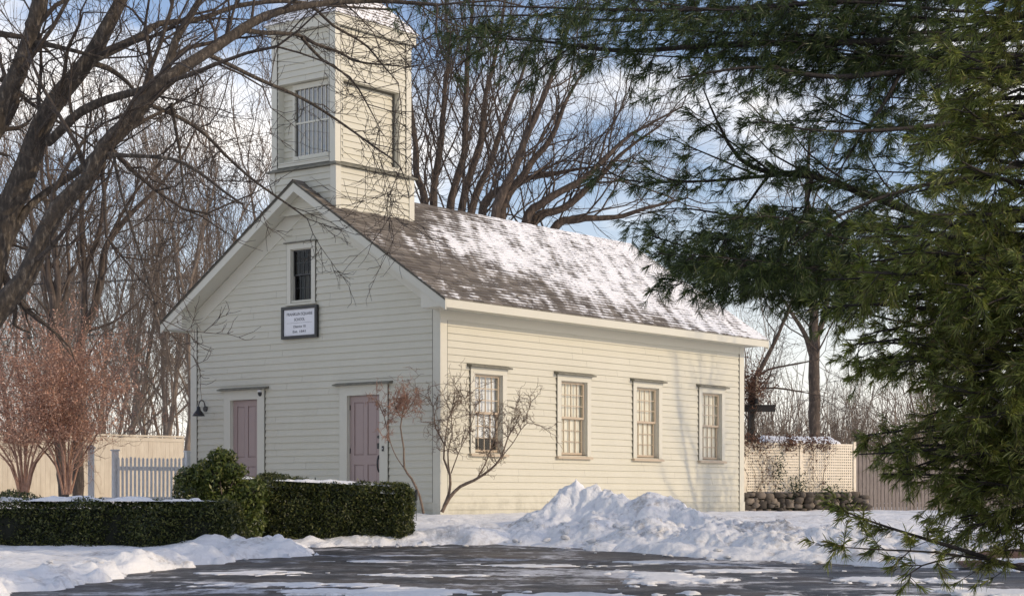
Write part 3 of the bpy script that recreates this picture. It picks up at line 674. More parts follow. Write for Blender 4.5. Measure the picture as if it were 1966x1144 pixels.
# hipped cap
hr = MB(); e = .15; x0, x1, y0, y1 = UX0 - e, UX1 + e, ur - e, ul + e; cx_, cy_ = (x0 + x1) / 2, YC; hx, hy = (x1 - x0) / 2, (y1 - y0) / 2; H = 1.25; N = 17
for k in range(N):
    t0, t1 = k / N, min(1, (k + 1.25) / N); lift = .016
    def ring(t, up): return [(cx_ + sx * hx * (1 - t), cy_ + sy * hy * (1 - t), 9.95 + H * t + up) for sx, sy in ((-1, -1), (1, -1), (1, 1), (-1, 1))]
    A, B_, C_ = ring(t0, lift), ring(t1, .002), ring(t0, -.004)
    for j in range(4):
        j2 = (j + 1) % 4; nseg = max(1, int(10 * (1 - t0)))
        for q in range(nseg):
            u0, u1 = q / nseg, (q + .97) / nseg
            lp = lambda a, b, u: tuple(a[i] + (b[i] - a[i]) * u for i in range(3))
            hr.quad(lp(A[j], A[j2], u0), lp(A[j], A[j2], u1), lp(B_[j], B_[j2], u1), lp(B_[j], B_[j2], u0))
            hr.quad(lp(C_[j], C_[j2], u0), lp(C_[j], C_[j2], u1), lp(A[j], A[j2], u1), lp(A[j], A[j2], u0))
hr.build('tower_roof', M['shingle_tower'], tower)
q = MB(); xo = UX0 + .15
q.box(xo - .05, xo, wf[0], wf[0] + .055, wf[2], wf[3]); q.box(xo - .05, xo, wf[1] - .055, wf[1], wf[2], wf[3]); q.box(xo - .052, xo, wf[0] + .055, wf[1] - .055, wf[3] - .1, wf[3]); q.box(xo - .07, xo, wf[0] + .055, wf[1] - .055, wf[2], wf[2] + .08)
ga, gb = wf[0] + .055, wf[1] - .055
for k in range(1, 8): y = ga + (gb - ga) * k / 8; q.box(xo - .012, xo + .01, y - .009, y + .009, wf[2] + .08, wf[3] - .1)
q.box(xo - .016, xo + .012, ga, gb, 7.93, 7.965)
tww = q.build('tower_window', M['trim'], tower)
q = MB(); q.quad((xo + .002, ga, wf[2] + .08), (xo + .002, gb, wf[2] + .08), (xo + .002, gb, wf[3] - .1), (xo + .002, ga, wf[3] - .1)); q.build('pane', M['glass_mirror'], tww)
q = MB(); q.box(xo + .25, xo + .3, wf[0], wf[1], wf[2], wf[3]); q.build('backing', M['dark'], tww)
tc_ = MB(); tc_.box(TX0 + .2, TX1 - .2, yr + .2, yl - .2, 6.0, 9.7); tc_.build('core', M['dark'], tower)

# things on the front wall
def on_front(y, z, x=0.0):
    return (house.location.x + SV[0] * x + NV[0] * y, house.location.y + SV[1] * x + NV[1] * y, BZ + z)
sg = empty('school_sign', on_front(3.655, 3.95, -.03), BROT)
tag(sg, 'white school name board in black frame hung below the gable window', 'sign')
hw, hh, fw = .50, .325, .062
q = MB(); q.box(-.035, .0, -hw + fw, hw - fw, -hh + fw, hh - fw); q.build('board', M['signwhite'], sg)
q = MB(); q.box(-.06, 0, -hw, -hw + fw, -hh, hh); q.box(-.06, 0, hw - fw, hw, -hh, hh); q.box(-.06, 0, -hw + fw, hw - fw, -hh, -hh + fw); q.box(-.06, 0, -hw + fw, hw - fw, hh - fw, hh)
q.build('frame', M['black'], sg)
def text_mesh(name, s, size, y, z, parent, mat, width=None):
    cu = bpy.data.curves.new('t', 'FONT'); cu.body = s; cu.size = size; cu.align_x = 'CENTER'; cu.align_y = 'CENTER'; cu.extrude = 0.001; cu.offset = 0.0012
    o = bpy.data.objects.new('t', cu); COL.objects.link(o); bpy.context.view_layer.update()
    me = bpy.data.meshes.new_from_object(o.evaluated_get(bpy.context.evaluated_depsgraph_get())); bpy.data.objects.remove(o)
    me.name = name; ob = link_mesh(name, me, mat, parent)
    xs = [v.co.x for v in me.vertices]; sx = width / (max(xs) - min(xs)) if width else 1
    ob.matrix_local = Matrix(((0, 0, -1, -.0375), (-sx, 0, 0, y), (0, 1, 0, z), (0, 0, 0, 1))); return ob
for s_t, sz, zz, wd in (('FRANKLIN SQUARE', .082, .165, .72), ('SCHOOL', .082, .055, .30), ('District 18', .066, -.085, .34), ('Est. 1841', .066, -.185, .36)):
    text_mesh('lettering', s_t, sz, 0, zz, sg, M['ink'], wd)
q = MB(); q.box(-.037, -.0355, -.36, .36, -.012, -.007); q.build('rule_line', M['ink'], sg)

lp = empty('wall_lamp', on_front(6.36, 2.30, -.02), BROT)
tag(lp, 'black gooseneck barn lamp on front wall left of the left door', 'wall lamp')
q = MB(); q.lathe((-.025, .10, .0), [(.06, 0), (.06, .025)], 14, 'x'); q.build('wall_plate', M['black'], lp)
T = Tubes(); arc = [(-.02 - .09 * (1 - math.cos(a)) , .10 - .10 * 0 , .02 + .16 * math.sin(a)) for a in np.linspace(0, math.pi, 13)]
T.add(arc, [.011] * 13, 8); T.build('gooseneck', M['black'], lp)
q = MB(); q.lathe((-.20, .10, -.16), [(.13, 0), (.125, .02), (.085, .08), (.05, .12), (.035, .18), (.03, .20)], 20); q.build('shade', M['black'], lp, True)
kc = empty('security_camera', on_front(4.80, 2.56, -.05), BROT)
tag(kc, 'small white dome security camera over the left door frame', 'camera')
q = MB(); q.lathe((0, 0, .03), [(.05, 0), (.055, .02), (.05, .05)], 16); q.build('mount', M['chrome'], kc)
q = MB(); q.lathe((-.0, 0, -.035), [(.004, -.02), (.03, -.01), (.045, .02), (.048, .055), (.045, .064)], 16); q.build('dome', M['black'], kc, True)
db = empty('door_bell', on_front(1.41, 1.38, -.047), BROT); tag(db, 'tiny black bell button beside the right door', 'doorbell')
q = MB(); q.box(-.018, 0, -.018, .018, -.05, .05); q.build('plate', M['black'], db)
q = MB(); q.lathe((-.026, 0, 0), [(.009, 0), (.012, .008)], 12, 'x'); q.build('button', M['chrome'], db)

# ------------------------------------------------------------------ snow pile
PK = [(-.15, 32.2, .45, .16), (.45, 32.3, .5, .34), (1.1, 32.75, .46, .72), (1.5, 32.5, .42, .66), (0.82, 32.5, .46, .55), (1.75, 32.2, .7, .62), (2.5, 31.8, .75, .70), (3.05, 31.3, .5, .5), (3.5, 30.6, .7, .42), (4.2, 29.9, .7, .42), (4.9, 29.2, .7, .38), (5.3, 28.8, .3, .3), (6.0, 28.2, .7, .3), (6.9, 27.4, .9, .3), (1.4, 31.2, .8, .4), (2.3, 30.2, .8, .42), (3.2, 29.1, .8, .4), (4.0, 28.2, .7, .33), (.4, 31.6, .6, .25), (5.0, 27.3, .7, .28), (2.0, 29.6, .5, .2), (5.6, 27.9, .3, .26), (6.3, 26.6, .6, .2)]
def pile_h(x, y):
    h = np.zeros_like(x)
    for (a, b, r, k) in PK:
        q = k * np.exp(-(((x - a) ** 2 + (y - b) ** 2) / (r * r)) ** 1.15); h = (h ** 3 + q ** 3) ** (1 / 3) * 0.62 + np.maximum(h, q) * 0.38 if False else np.maximum(h, q) + 0.28 * np.minimum(h, q)
    return h
xs, ys = np.arange(-1.2, 8.2, .032), np.arange(25.4, 34.2, .032)
X, Y = np.meshgrid(xs, ys); Hh = pile_h(X, Y) * .93
ch = np.abs(fbm(X * 1.9, Y * 1.9, Hh * 2, seed=31, oct=4)); ch2 = fbm(X * 7, Y * 7, Hh * 6, seed=41, oct=3)
cell = fbm(np.floor(X * 5 + 1.2 * ch2), np.floor(Y * 5 + ch2), seed=77, oct=1)
ch3 = fbm(X * 14, Y * 14, Hh * 12, seed=43, oct=2)
wx, wy = X + .12 * ch2, Y + .12 * ch2
lump = 0.10 * (0.55 - worley(wx * 2.1, wy * 2.1, 3)) + 0.055 * (0.55 - worley(wx * 5, wy * 5, 4)) + 0.022 * (.5 - worley(X * 13, Y * 13, 5))
Z = zbase(Y) + Hh * (1.06 - 0.17 * ch) + np.clip(Hh * 3, 0, 1) * lump + np.clip(Hh * 4, 0, 1) * (0.035 * ch2 + 0.018 * ch3 + 0.015 * cell + .05) - 0.10 * (Hh < 0.03) - 0.05
jx = np.clip(Hh * 3, 0, 1) * 0.05 * fbm(X * 6, Y * 6, seed=51, oct=3)
V = np.stack([X + jx, Y + jx * .7, Z], -1).reshape(-1, 3); nx, ny = len(xs), len(ys)
i = np.arange(ny - 1)[:, None] * nx + np.arange(nx - 1)[None, :]; Fq = np.stack([i, i + 1, i + nx + 1, i + nx], -1).reshape(-1, 4)
keep = (Hh[:-1, :-1] > 0.015).reshape(-1)
sp_ = link_mesh('snow_pile', np_mesh('snow_pile', V, Fq[keep], True), M['snow_pile'])
tag(sp_, 'tall lumpy plowed snow pile in front of the cream long wall', 'snow pile')
# loose snow chunks on the drive edge
rng = random.Random(12); cv, cf, cn = [], [], 0
ico = []
def chunk_mesh(seed):
    r = np.random.RandomState(seed); m = MB(); n = 8; rings = [(.15, -.45), (.75, -.35), (1, 0), (.7, .4), (.2, .55)]
    for (q, h) in rings:
        for k in range(n): a = 2 * math.pi * k / n; s = q * r.uniform(.75, 1.2); m.v.append((s * math.cos(a), s * math.sin(a), h * r.uniform(.8, 1.15)))
    for j in range(len(rings) - 1):
        for k in range(n): m.f.append((j * n + k, j * n + (k + 1) % n, (j + 1) * n + (k + 1) % n, (j + 1) * n + k))
    m.f.append(tuple(range(n))[::-1]); m.f.append(tuple((len(rings) - 1) * n + k for k in range(n)))
    me = bpy.data.meshes.new('snow_chunk'); me.from_pydata(m.v, [], m.f); me.polygons.foreach_set('use_smooth', [True] * len(m.f)); me.materials.append(M['snow_pile']); return me
chm = [chunk_mesh(s) for s in range(5)]
spots = [(t, rng.uniform(-.55, .1)) for t in [rng.random() for _ in range(46)]]
edge = np.array([(-2.6, 30.6), (-1.2, 31.0), (.15, 31.3), (1.0, 30.0), (1.9, 28.5), (3.2, 26.9), (4.6, 25.6), (6.5, 24.4)])
for k, (t, dd) in enumerate(spots):
    u = t * (len(edge) - 1); i0 = min(int(u), len(edge) - 2); p = edge[i0] + (edge[i0 + 1] - edge[i0]) * (u - i0)
    if k % 5 == 0:
        p = np.array((-6.0 + 2.4 * t, 21.5 + 6 * t))
    x, y = p[0] + rng.uniform(-.3, .3), p[1] + dd; s = rng.uniform(.02, .06)
    o = bpy.data.objects.new('snow_chunk', chm[k % 5]); COL.objects.link(o)
    o.location = (x, y, float(max(ground_z(x, y), zbase(y))) + s * .3); o.scale = (s * 1.2, s, s * .8); o.rotation_euler = (0, 0, rng.uniform(0, 6))
    tag(o, 'small loose lump of snow lying along the driveway edge', 'snow lump', 'loose snow lumps along the driveway edge')

for k in range(70):
    x, y = rng.uniform(-.3, 6.6), 0; u = (x + .3) / 6.9; y = 32.4 - 5.2 * u + rng.uniform(-1.3, .2)
    hh = float(pile_h(np.array([x]), np.array([y]))[0]) * .93
    if hh < .05: continue
    s = rng.uniform(.035, .10); o = bpy.data.objects.new('snow_chunk', chm[k % 5]); COL.objects.link(o)
    o.location = (x, y, float(zbase(y)) + hh * .97 + s * .25); o.scale = (s * 1.3, s, s * .9); o.rotation_euler = (rng.uniform(-.4, .4), rng.uniform(-.4, .4), rng.uniform(0, 6))
    tag(o, 'broken snow lump stuck on the face of the plowed pile', 'snow lump', 'broken snow lumps on the plowed pile')

# ------------------------------------------------------------------ leaf clouds
def leaf_cloud(name, C, N_, size, mat, parent, rs, shape=1.7, flat=0.0):
    """one small folded leaf (two triangles as a quad) at each centre C, roughly facing N_"""
    n = len(C); A = rs.normal(size=(n, 3)); A += N_ * 0.6; A /= np.linalg.norm(A, axis=1)[:, None]
    Bv = np.cross(A, rs.normal(size=(n, 3))); Bv /= np.linalg.norm(Bv, axis=1)[:, None] + 1e-9; Cv = np.cross(A, Bv)
    s = size * rs.uniform(.6, 1.3, n)[:, None]
    V = np.stack([C - Bv * s * shape / 2, C - Cv * s * .32 + A * s * .12, C + Bv * s * shape / 2, C + Cv * s * .32 + A * s * .12], 1).reshape(-1, 3)
    return link_mesh(name, np_mesh(name, V, np.arange(4 * n).reshape(-1, 4)), mat, parent)
def hedge(name, label, x0, x1, y0, y1, z0, z1f, n, seed, rough=.06, snow=None, yaw=0.0, cat='hedge', group=None):
    """z1f(x01) gives top height"""
    rs = np.random.RandomState(seed); cx, cy = (x0 + x1) / 2, (y0 + y1) / 2
    root = empty(name, (cx, cy, z0), yaw); tag(root, label, cat, group)
    L_, D_ = (x1 - x0) / 2, (y1 - y0) / 2
    # sample surface of superellipse cross-section
    faces = rs.choice(5, n, p=[.40, .12, .24, .12, .12]); u, v = rs.uniform(-1, 1, n), rs.uniform(0, 1, n)
    P = np.zeros((n, 3)); Nn = np.zeros((n, 3)); ht = lambda a: z1f((a + 1) / 2) - z0
    for f, (ax) in enumerate(('front', 'back', 'top', 'left', 'right')):
        k = faces == f; uu, vv = u[k], v[k]
        if ax == 'front': P[k] = np.stack([uu * L_, np.full(uu.shape, -D_), vv * ht(uu)], 1); Nn[k] = (0, -1, 0)
        elif ax == 'back': P[k] = np.stack([uu * L_, np.full(uu.shape, D_), vv * ht(uu)], 1); Nn[k] = (0, 1, 0)
        elif ax == 'top': P[k] = np.stack([uu * L_, (vv * 2 - 1) * D_, ht(uu)], 1); Nn[k] = (0, 0, 1)
        elif ax == 'left': P[k] = np.stack([np.full(uu.shape, -L_), uu * D_, vv * ht(-1)], 1); Nn[k] = (-1, 0, 0)
        else: P[k] = np.stack([np.full(uu.shape, L_), uu * D_, vv * ht(1)], 1); Nn[k] = (1, 0, 0)
    # round edges: pull towards a rounded box
    hh_ = ht(P[:, 0] / L_); rr = .16
    def shrink(P):
        q = P.copy(); c = np.stack([np.clip(q[:, 0], -L_ + rr, L_ - rr), np.clip(q[:, 1], -D_ + rr, D_ - rr), np.clip(q[:, 2], -1, hh_ - rr)], 1)
        d = q - c; ln = np.linalg.norm(d, axis=1); k = ln > rr; q[k] = c[k] + d[k] / ln[k][:, None] * rr; return q
    P = shrink(P)
    bul = fbm(P[:, 0] * 1.8, P[:, 1] * 1.8, P[:, 2] * 2.2, seed=seed, oct=4)
    P += Nn * (rough * 2.3 * bul)[:, None] - Nn * (rs.exponential(.045, n))[:, None] + rs.normal(scale=.012, size=(n, 3))
    P[:, 2] = np.maximum(P[:, 2], 0.0)
    leaf_cloud('foliage', P, Nn, .030, M['yew'], root, rs, 1.9)
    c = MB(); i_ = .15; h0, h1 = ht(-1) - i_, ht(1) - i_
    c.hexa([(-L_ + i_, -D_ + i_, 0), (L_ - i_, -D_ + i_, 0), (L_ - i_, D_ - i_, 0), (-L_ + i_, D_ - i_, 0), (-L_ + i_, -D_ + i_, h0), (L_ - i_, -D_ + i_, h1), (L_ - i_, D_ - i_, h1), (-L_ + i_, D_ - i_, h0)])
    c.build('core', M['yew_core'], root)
    if snow:
        sx0, sx1, th = snow; xs = np.linspace(sx0 * L_, sx1 * L_, 160); ys = np.linspace(-D_ + .10, D_ - .08, 30); X, Y = np.meshgrid(xs, ys)
        ed = np.minimum(np.minimum((X - xs[0]) / .15, (xs[-1] - X) / .15), np.minimum((Y - ys[0]) / .09, (ys[-1] - Y) / .09)); ed = np.clip(ed, 0, 1)
        nn = fbm(X * 2.4 + seed, Y * 2.4, seed=seed + 5, oct=4); hz_ = ht(X / L_)
        Z = hz_ - .03 + (th * (0.75 + .7 * nn)) * np.sqrt(ed) * np.clip(nn * 2.2 + .9, 0, 1)
        V = np.stack([X, Y, Z], -1).reshape(-1, 3); nx, ny = len(xs), len(ys); i = np.arange(ny - 1)[:, None] * nx + np.arange(nx - 1)[None, :]
        Fq = np.stack([i, i + 1, i + nx + 1, i + nx], -1).reshape(-1, 4)
        link_mesh('snow_cap', np_mesh('snow_cap', V, Fq, True), M['snow_clean'], root)
    return root
hedge('hedge', 'long low clipped dark hedge on the left with flat snow on top', -12.5, -4.35, 28.9, 29.9, .76, lambda t: 1.60 + 0 * t, 62000, 1, .07, (-1, .93, .065))
hedge('hedge', 'clipped hedge before the right door with a rounded right end', -4.35, -1.72, 31.0, 32.0, .82, lambda t: 1.96 - .13 * t, 34000, 2, .05, (-.75, .78, .045))
hedge('hedge', 'short hedge piece behind the round shrub, near the picket fence', -6.15, -4.6, 33.6, 34.5, 1.0, lambda t: 2.0 + 0 * t, 11000, 3, .05, (-.98, .9, .05))
def round_shrub(name, label, lobes, n, seed, mat, size=.04):
    rs = np.random.RandomState(seed); c0 = np.array(lobes[0][:3]); base = (c0[0], c0[1], float(zbase(c0[1])))
    root = empty(name, base); tag(root, label, 'shrub'); P = []; Nn = []
    vol = np.array([l[3] ** 2 for l in lobes]); cnt = (n * vol / vol.sum()).astype(int); c = Tubes()
    for (x, y, z, r, sq), k in zip(lobes, cnt):
        d = rs.normal(size=(k, 3)); d /= np.linalg.norm(d, axis=1)[:, None]
        rr = r * (1 + .34 * fbm(d[:, 0] * 2.4 + x, d[:, 1] * 2.4 + y, d[:, 2] * 2.4 + z, seed=seed, oct=3)) - rs.exponential(.16, k) * r
        p = d * rr[:, None] * np.array((1, 1, sq)) + np.array((x, y, z)) - base; P.append(p); Nn.append(d)
        for _ in range(5):
            e_ = unit(rs.normal(size=3) + (0, 0, .8)); p0 = np.array((0, 0, 0.0)); p2 = np.array((x, y, z)) - base + e_ * r * .6
            sp0 = spline([p0, (p0 + p2) / 2 + rs.normal(size=3) * .08, p2], .15); c.add(sp0, np.linspace(.02, .006, len(sp0)), 5)
    P = np.concatenate(P); Nn = np.concatenate(Nn); k = P[:, 2] > 0
    leaf_cloud('foliage', P[k], Nn[k], size, mat, root, rs, 1.8); c.build('stem', M['bark_mid'], root)
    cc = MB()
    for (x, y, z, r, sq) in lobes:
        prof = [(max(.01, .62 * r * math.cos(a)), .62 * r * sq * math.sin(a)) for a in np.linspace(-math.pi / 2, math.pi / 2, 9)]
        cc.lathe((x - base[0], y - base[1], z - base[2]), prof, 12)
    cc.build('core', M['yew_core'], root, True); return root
round_shrub('round_shrub', 'uneven round evergreen shrub in front of the left door between the hedges',
            [(-4.75, 30.7, 1.40, .52, 1.0), (-4.95, 30.75, 1.98, .40, .8), (-4.40, 30.75, 1.62, .36, 1.0), (-5.32, 30.75, 1.95, .25, .8), (-4.82, 30.7, 2.28, .22, .75), (-5.15, 30.5, 1.3, .42, .9), (-4.5, 30.5, 1.1, .42, .8), (-4.6, 30.6, 2.05, .2, .8)], 17000, 6, M['shrubleaf'], .046)

# ------------------------------------------------------------------ bare trees
SEG = [0.9, 0.6, 0.4, 0.28, 0.2, 0.16]
def grow(TT, p, d, L_, r, lvl, rs, maxl, up=0.10, wob=0.16, spread=(22, 50), nch=(3, 4, 4, 4, 3, 2), rmin=0.006, fork=True, droop=0.0):
    n = max(3, int(L_ / SEG[min(lvl, 5)])); pts = [p]; dd = np.array(d)
    for k in range(n):
        dd = unit(dd + rs.normal(scale=wob, size=3) * (0.7 + .3 * lvl) / math.sqrt(n) * 1.6 + np.array((0, 0, up * (1 if lvl < 4 else .4) / n * 4 - droop / n * lvl)))
        pts.append(pts[-1] + dd * L_ / n)
    P = np.array(pts); last = lvl >= maxl; r1 = max(rmin * .6, r * (.25 if last else .55)); rr = np.linspace(r, r1, n + 1)
    TT[min(lvl, len(TT) - 1)].add(P, rr, (8, 6, 5, 4, 3, 3)[min(lvl, 5)])
    if last: return
    c = nch[min(lvl, 5)]
    for k in range(c):
        t = .28 + .70 * (k + rs.uniform(0, 1)) / c if lvl > 0 else .42 + .55 * (k + rs.uniform(0, 1)) / c
        i = min(n, max(1, int(t * n))); q = P[i]; loc = unit(P[i] - P[i - 1])
        side = unit(np.cross(loc, rs.normal(size=3))); a = R(rs.uniform(*spread))
        nd = unit(loc * math.cos(a) + side * math.sin(a))
        grow(TT, q, nd, L_ * rs.uniform(.45, .72) * (1.05 - .35 * t), max(rmin, rr[i] * rs.uniform(.38, .6)), lvl + 1, rs, maxl, up, wob, spread, nch, rmin, fork, droop)
    if fork:
        for k in range(2):
            side = unit(np.cross(dd, rs.normal(size=3))); a = R(rs.uniform(8, 26)); nd = unit(dd * math.cos(a) + side * math.sin(a))
            grow(TT, P[-1], nd, L_ * rs.uniform(.55, .78), max(rmin, r1 * rs.uniform(.65, .9)), lvl + 1, rs, maxl, up, wob, spread, nch, rmin, fork, droop)
def tree_obj(name, label, base, H_, r, seed, maxl=4, mats=('bark_mid', 'bark_mid'), stems=None, cat='tree', group=None, **kw):
    """stems: list of (direction, length factor, radius factor)"""
    rs = np.random.RandomState(seed); root = empty(name, base); tag(root, label, cat, group)
    TT = [Tubes(), Tubes()]; stems = stems or [((0, 0, 1), 1, 1)]
    for (d, lf, rf_) in stems: grow(TT, np.array((0, 0, -.15)), unit(np.array(d, float)), H_ * .40 * lf, r * rf_, 0, rs, maxl, **kw)
    TT[0].build('trunk', M[mats[0]], root); TT[1].build('crown', M[mats[1]], root); return root
def copy_tree(o, loc, rz, s, label=None, group=None):
    c = o.copy(); COL.objects.link(c); c.location = loc; c.rotation_euler = (0, 0, rz); c.scale = (s, s, s)
    if label: c['label'] = label
    if group: c['group'] = group
    for ch in o.children:
        q = ch.copy(); COL.objects.link(q); q.parent = c
    return c
# hand-laid tree: explicit stems (pixel, pixel, depth, radius) then random growth on them
def laid_tree(name, label, base, limbs, seed, mats, twig=dict(), part='limb', cat='tree', maxl=4, sides=10, twl=1.6, dens=1.6, start_l=2, bias=(0, 0, 0.25), rscale=0.85):
    rs = np.random.RandomState(seed); root = empty(name, tuple(base)); tag(root, label, cat); base = np.array(base)
    W = Tubes()
    for li, lim in enumerate(limbs):
        pts, t0 = lim[:2]; tf = lim[2] if len(lim) > 2 else 1.0
        Q = np.array([list(at(a, b, D)) + [r] for (a, b, D, r) in pts]); Q[:, 3] *= rscale; S = spline(Q, .22 if len(pts) > 2 else .3); P = S[:, :3] - base; rr = np.maximum(S[:, 3], .008)
        P = P + rr[:, None] * .35 * np.stack([fbm(P[:, 2] * 1.3, P[:, 0] * 1.3, seed=li + k, oct=2) for k in (1, 2, 3)], 1)
        rr = rr * (1 + .08 * fbm(P[:, 2] * 3, P[:, 0] * 3, seed=li, oct=2))
        T = Tubes(); T.add(P, rr, sides if rr[0] > .05 else 6); T.build('trunk' if li == 0 and part == 'stem0' else part.replace('stem0', 'limb'), M[mats[0]], root)
        ln = np.linalg.norm(np.diff(P, axis=0), axis=1).sum(); cnt = int(ln * dens * (1 - t0))
        for k in range(cnt):
            t = t0 + (1 - t0) * (k + rs.uniform()) / cnt; i = min(len(P) - 2, max(1, int(t * (len(P) - 1)))); loc = unit(P[i + 1] - P[i])
            side = unit(np.cross(loc, rs.normal(size=3))); a = R(rs.uniform(25, 65)); nd = unit(loc * math.cos(a) + side * math.sin(a) + np.array(bias))
            grow([W], P[i], nd, tf * twl * rs.uniform(.5, 1.3) * (0.7 + 0.6 * min(1, rr[i] / .1)), min(.035, max(.008, rr[i] * rs.uniform(.25, .45))), start_l, rs, maxl, rmin=.0045, **twig)
        if t0 < 1:
            for k in range(2): grow([W], P[-1], unit(P[-1] - P[-2] + rs.normal(scale=.3, size=3)), tf * twl * 1.1, max(.007, rr[-1] * .8), start_l, rs, maxl, rmin=.0045, **twig)
    W.build('twigs', M[mats[1]], root); return root

D1 = 24.0
maple = [
    ([(-60, 340, D1, .17), (0, 215, D1, .155), (28, 150, D1, .14), (58, 61, D1, .13), (85, -30, D1, .12), (105, -110, D1, .1)], .3),
    ([(-40, 620, D1, .23), (0, 480, D1, .205), (37, 343, D1, .19), (80, 245, D1, .165), (122, 177, D1, .14), (171, 116, D1, .13), (208, 49, D1, .11), (240, -20, D1, .09), (270, -90, D1, .07)], .2),
    ([(-70, 690, D1 - 1, .21), (0, 588, D1 - 1, .18), (49, 530, D1 - 1, .155), (116, 398, D1 - 1, .13), (165, 343, D1 - 1, .12), (202, 281, D1 - 1, .115), (245, 239, D1 - 1, .12), (288, 184, D1 - 1, .12), (343, 135, D1 - 1, .10), (416, 92, D1 - .5, .085), (508, 31, D1, .07), (600, 8, D1 + .5, .055), (720, 2, D1 + 1, .04), (840, 10, D1 + 1, .025)], .15),
    ([(92, 272, D1 - .1, .07), (125, 243, D1 - .3, .072), (159, 214, D1 - .5, .07), (208, 190, D1 - .6, .065), (257, 177, D1 - .8, .06), (300, 168, D1 - 1, .07)], .3),
    ([(10, 475, D1, .075), (49, 404, D1 + .1, .065), (92, 367, D1 + .2, .06), (147, 330, D1, .055), (205, 278, D1 - .8, .05)], .3),
    ([(171, 116, D1, .09), (226, 92, D1 + .4, .075), (275, 67, D1 + .8, .06), (306, 46, D1 + 1, .05), (380, 37, D1 + 1.2, .045), (453, 12, D1 + 1.6, .04), (540, 3, D1 + 2, .032), (640, 12, D1 + 2.5, .025), (760, 20, D1 + 3, .016)], .2),
    ([(160, 118, D1, .05), (208, 131, D1 + .4, .042), (245, 159, D1 + .8, .032), (275, 190, D1 + 1, .02), (330, 220, D1 + 1.4, .012)], .2),
    ([(65, 82, D1, .06), (116, 92, D1 - .3, .042), (165, 104, D1 - .5, .03), (200, 112, D1 - .5, .02)], .2),
    ([(300, 168, D1 - 1, .06), (322, 120, D1 - .95, .065), (337, 80, D1 - .9, .06), (361, 43, D1 - .8, .055), (385, 0, D1 - .7, .045), (410, -60, D1 - .6, .03)], .2),
    ([(195, 292, D1 - 1, .05), (230, 298, D1 - 1.2, .036), (263, 300, D1 - 1.4, .032), (330, 306, D1 - 1.6, .028), (380, 330, D1 - 1.8, .024), (428, 367, D1 - 2, .02), (465, 392, D1 - 2.2, .014)], .25, .55),
    ([(280, 192, D1 - 1, .045), (294, 205, D1 - .5, .034), (343, 226, D1, .03), (392, 257, D1 + .6, .027), (441, 306, D1 + 1.2, .024), (490, 349, D1 + 2, .021), (559, 397, D1 + 3, .015), (590, 420, D1 + 3.3, .01)], .2, .6),
    ([(214, 272, D1 - 1, .028), (232, 367, D1 - 1.4, .021), (251, 428, D1 - 1.6, .017), (288, 551, D1 - 1.8, .012), (306, 612, D1 - 2, .007)], .35, .5),
    ([(398, 105, D1 - .6, .04), (450, 130, D1, .033), (500, 154, D1 + .6, .029), (580, 189, D1 + 1.6, .026), (647, 231, D1 + 2.4, .022), (710, 276, D1 + 3.2, .018), (769, 322, D1 + 4, .012), (785, 380, D1 + 4, .008)], .25),
    ([(470, 58, D1 - .2, .045), (500, 63, D1 + .2, .038), (570, 66, D1 + 1, .032), (605, 84, D1 + 1.5, .027), (647, 98, D1 + 2, .023), (692, 119, D1 + 2.6, .018), (787, 129, D1 + 3.2, .01)], .2),
    ([(590, 10, D1 + .5, .035), (610, 22, D1 + 1, .027), (640, 50, D1 + 1.6, .023), (680, 72, D1 + 2, .02), (708, 92, D1 + 2.4, .017), (735, 125, D1 + 2.8, .013), (765, 160, D1 + 3, .008)], .25),
    ([(580, 72, D1 + 1, .028), (620, 115, D1 + 1.5, .023), (672, 148, D1 + 2, .018), (705, 200, D1 + 2.4, .013), (728, 245, D1 + 2.6, .007)], .3),
    ([(330, 200, D1 - .5, .03), (345, 290, D1, .022), (352, 360, D1, .015), (372, 430, D1, .009)], .3, .6),
    ([(0, 150, D1 + 1, .05), (60, 200, D1 + 1.2, .03), (150, 260, D1 + 1.5, .02), (240, 330, D1 + 1.8, .012)], .2),
    ([(-40, 60, D1 + 1, .06), (40, 70, D1 + 1, .04), (90, 95, D1 + 1.2, .02), (130, 140, D1 + 1.2, .01)], .2),
]
laid_tree('maple_tree', 'big near maple on the left with heavy bare limbs arching over the tower', (-9.0, 24.0, .65),
          [([(-300, 1075, D1, .42), (-270, 900, D1, .36), (-180, 750, D1, .33), (-90, 700, D1, .27), (-45, 630, D1, .22)], 1.0)] + maple + [([(-250, 850, D1, .3), (-160, 560, D1, .22), (-60, 340, D1, .17)], .9)],
          7, ('bark_maple', 'twig_maple'), part='stem0', twl=1.15, dens=1.9, twig=dict(wob=.22, up=.05, nch=(3, 3, 3, 4, 3, 2)), bias=(.15, 0, .12))

# middle-distance trees on the left, stems laid by hand
mats_m = ('bark_mid', 'bark_mid'); DM = 47.0
laid_tree('forked_tree', 'slim bare tree forking above the rusty shrub, left one of a close pair', tuple(at(118, 960, DM)),
          [([(122, 962, DM, .17), (116, 820, DM, .155), (118, 693, DM, .14), (105, 640, DM, .13), (104, 580, DM, .11), (92, 520, DM, .09), (95, 430, DM, .07), (80, 330, DM, .05), (90, 240, DM, .03)], .3),
           ([(105, 640, DM, .10), (112, 560, DM, .10), (105, 480, DM, .08), (106, 400, DM, .06), (92, 330, DM, .05), (85, 200, DM, .03)], .1),
           ([(104, 600, DM, .08), (90, 540, DM, .07), (60, 430, DM, .05), (50, 330, DM, .03)], .2),
           ([(116, 600, DM + .5, .07), (133, 520, DM + .5, .05), (128, 440, DM + .5, .04), (140, 330, DM, .025)], .2)],
          11, mats_m, twl=2.4, dens=1.1, twig=dict(wob=.25, up=.12), part='stem0', bias=(0, 0, .5))
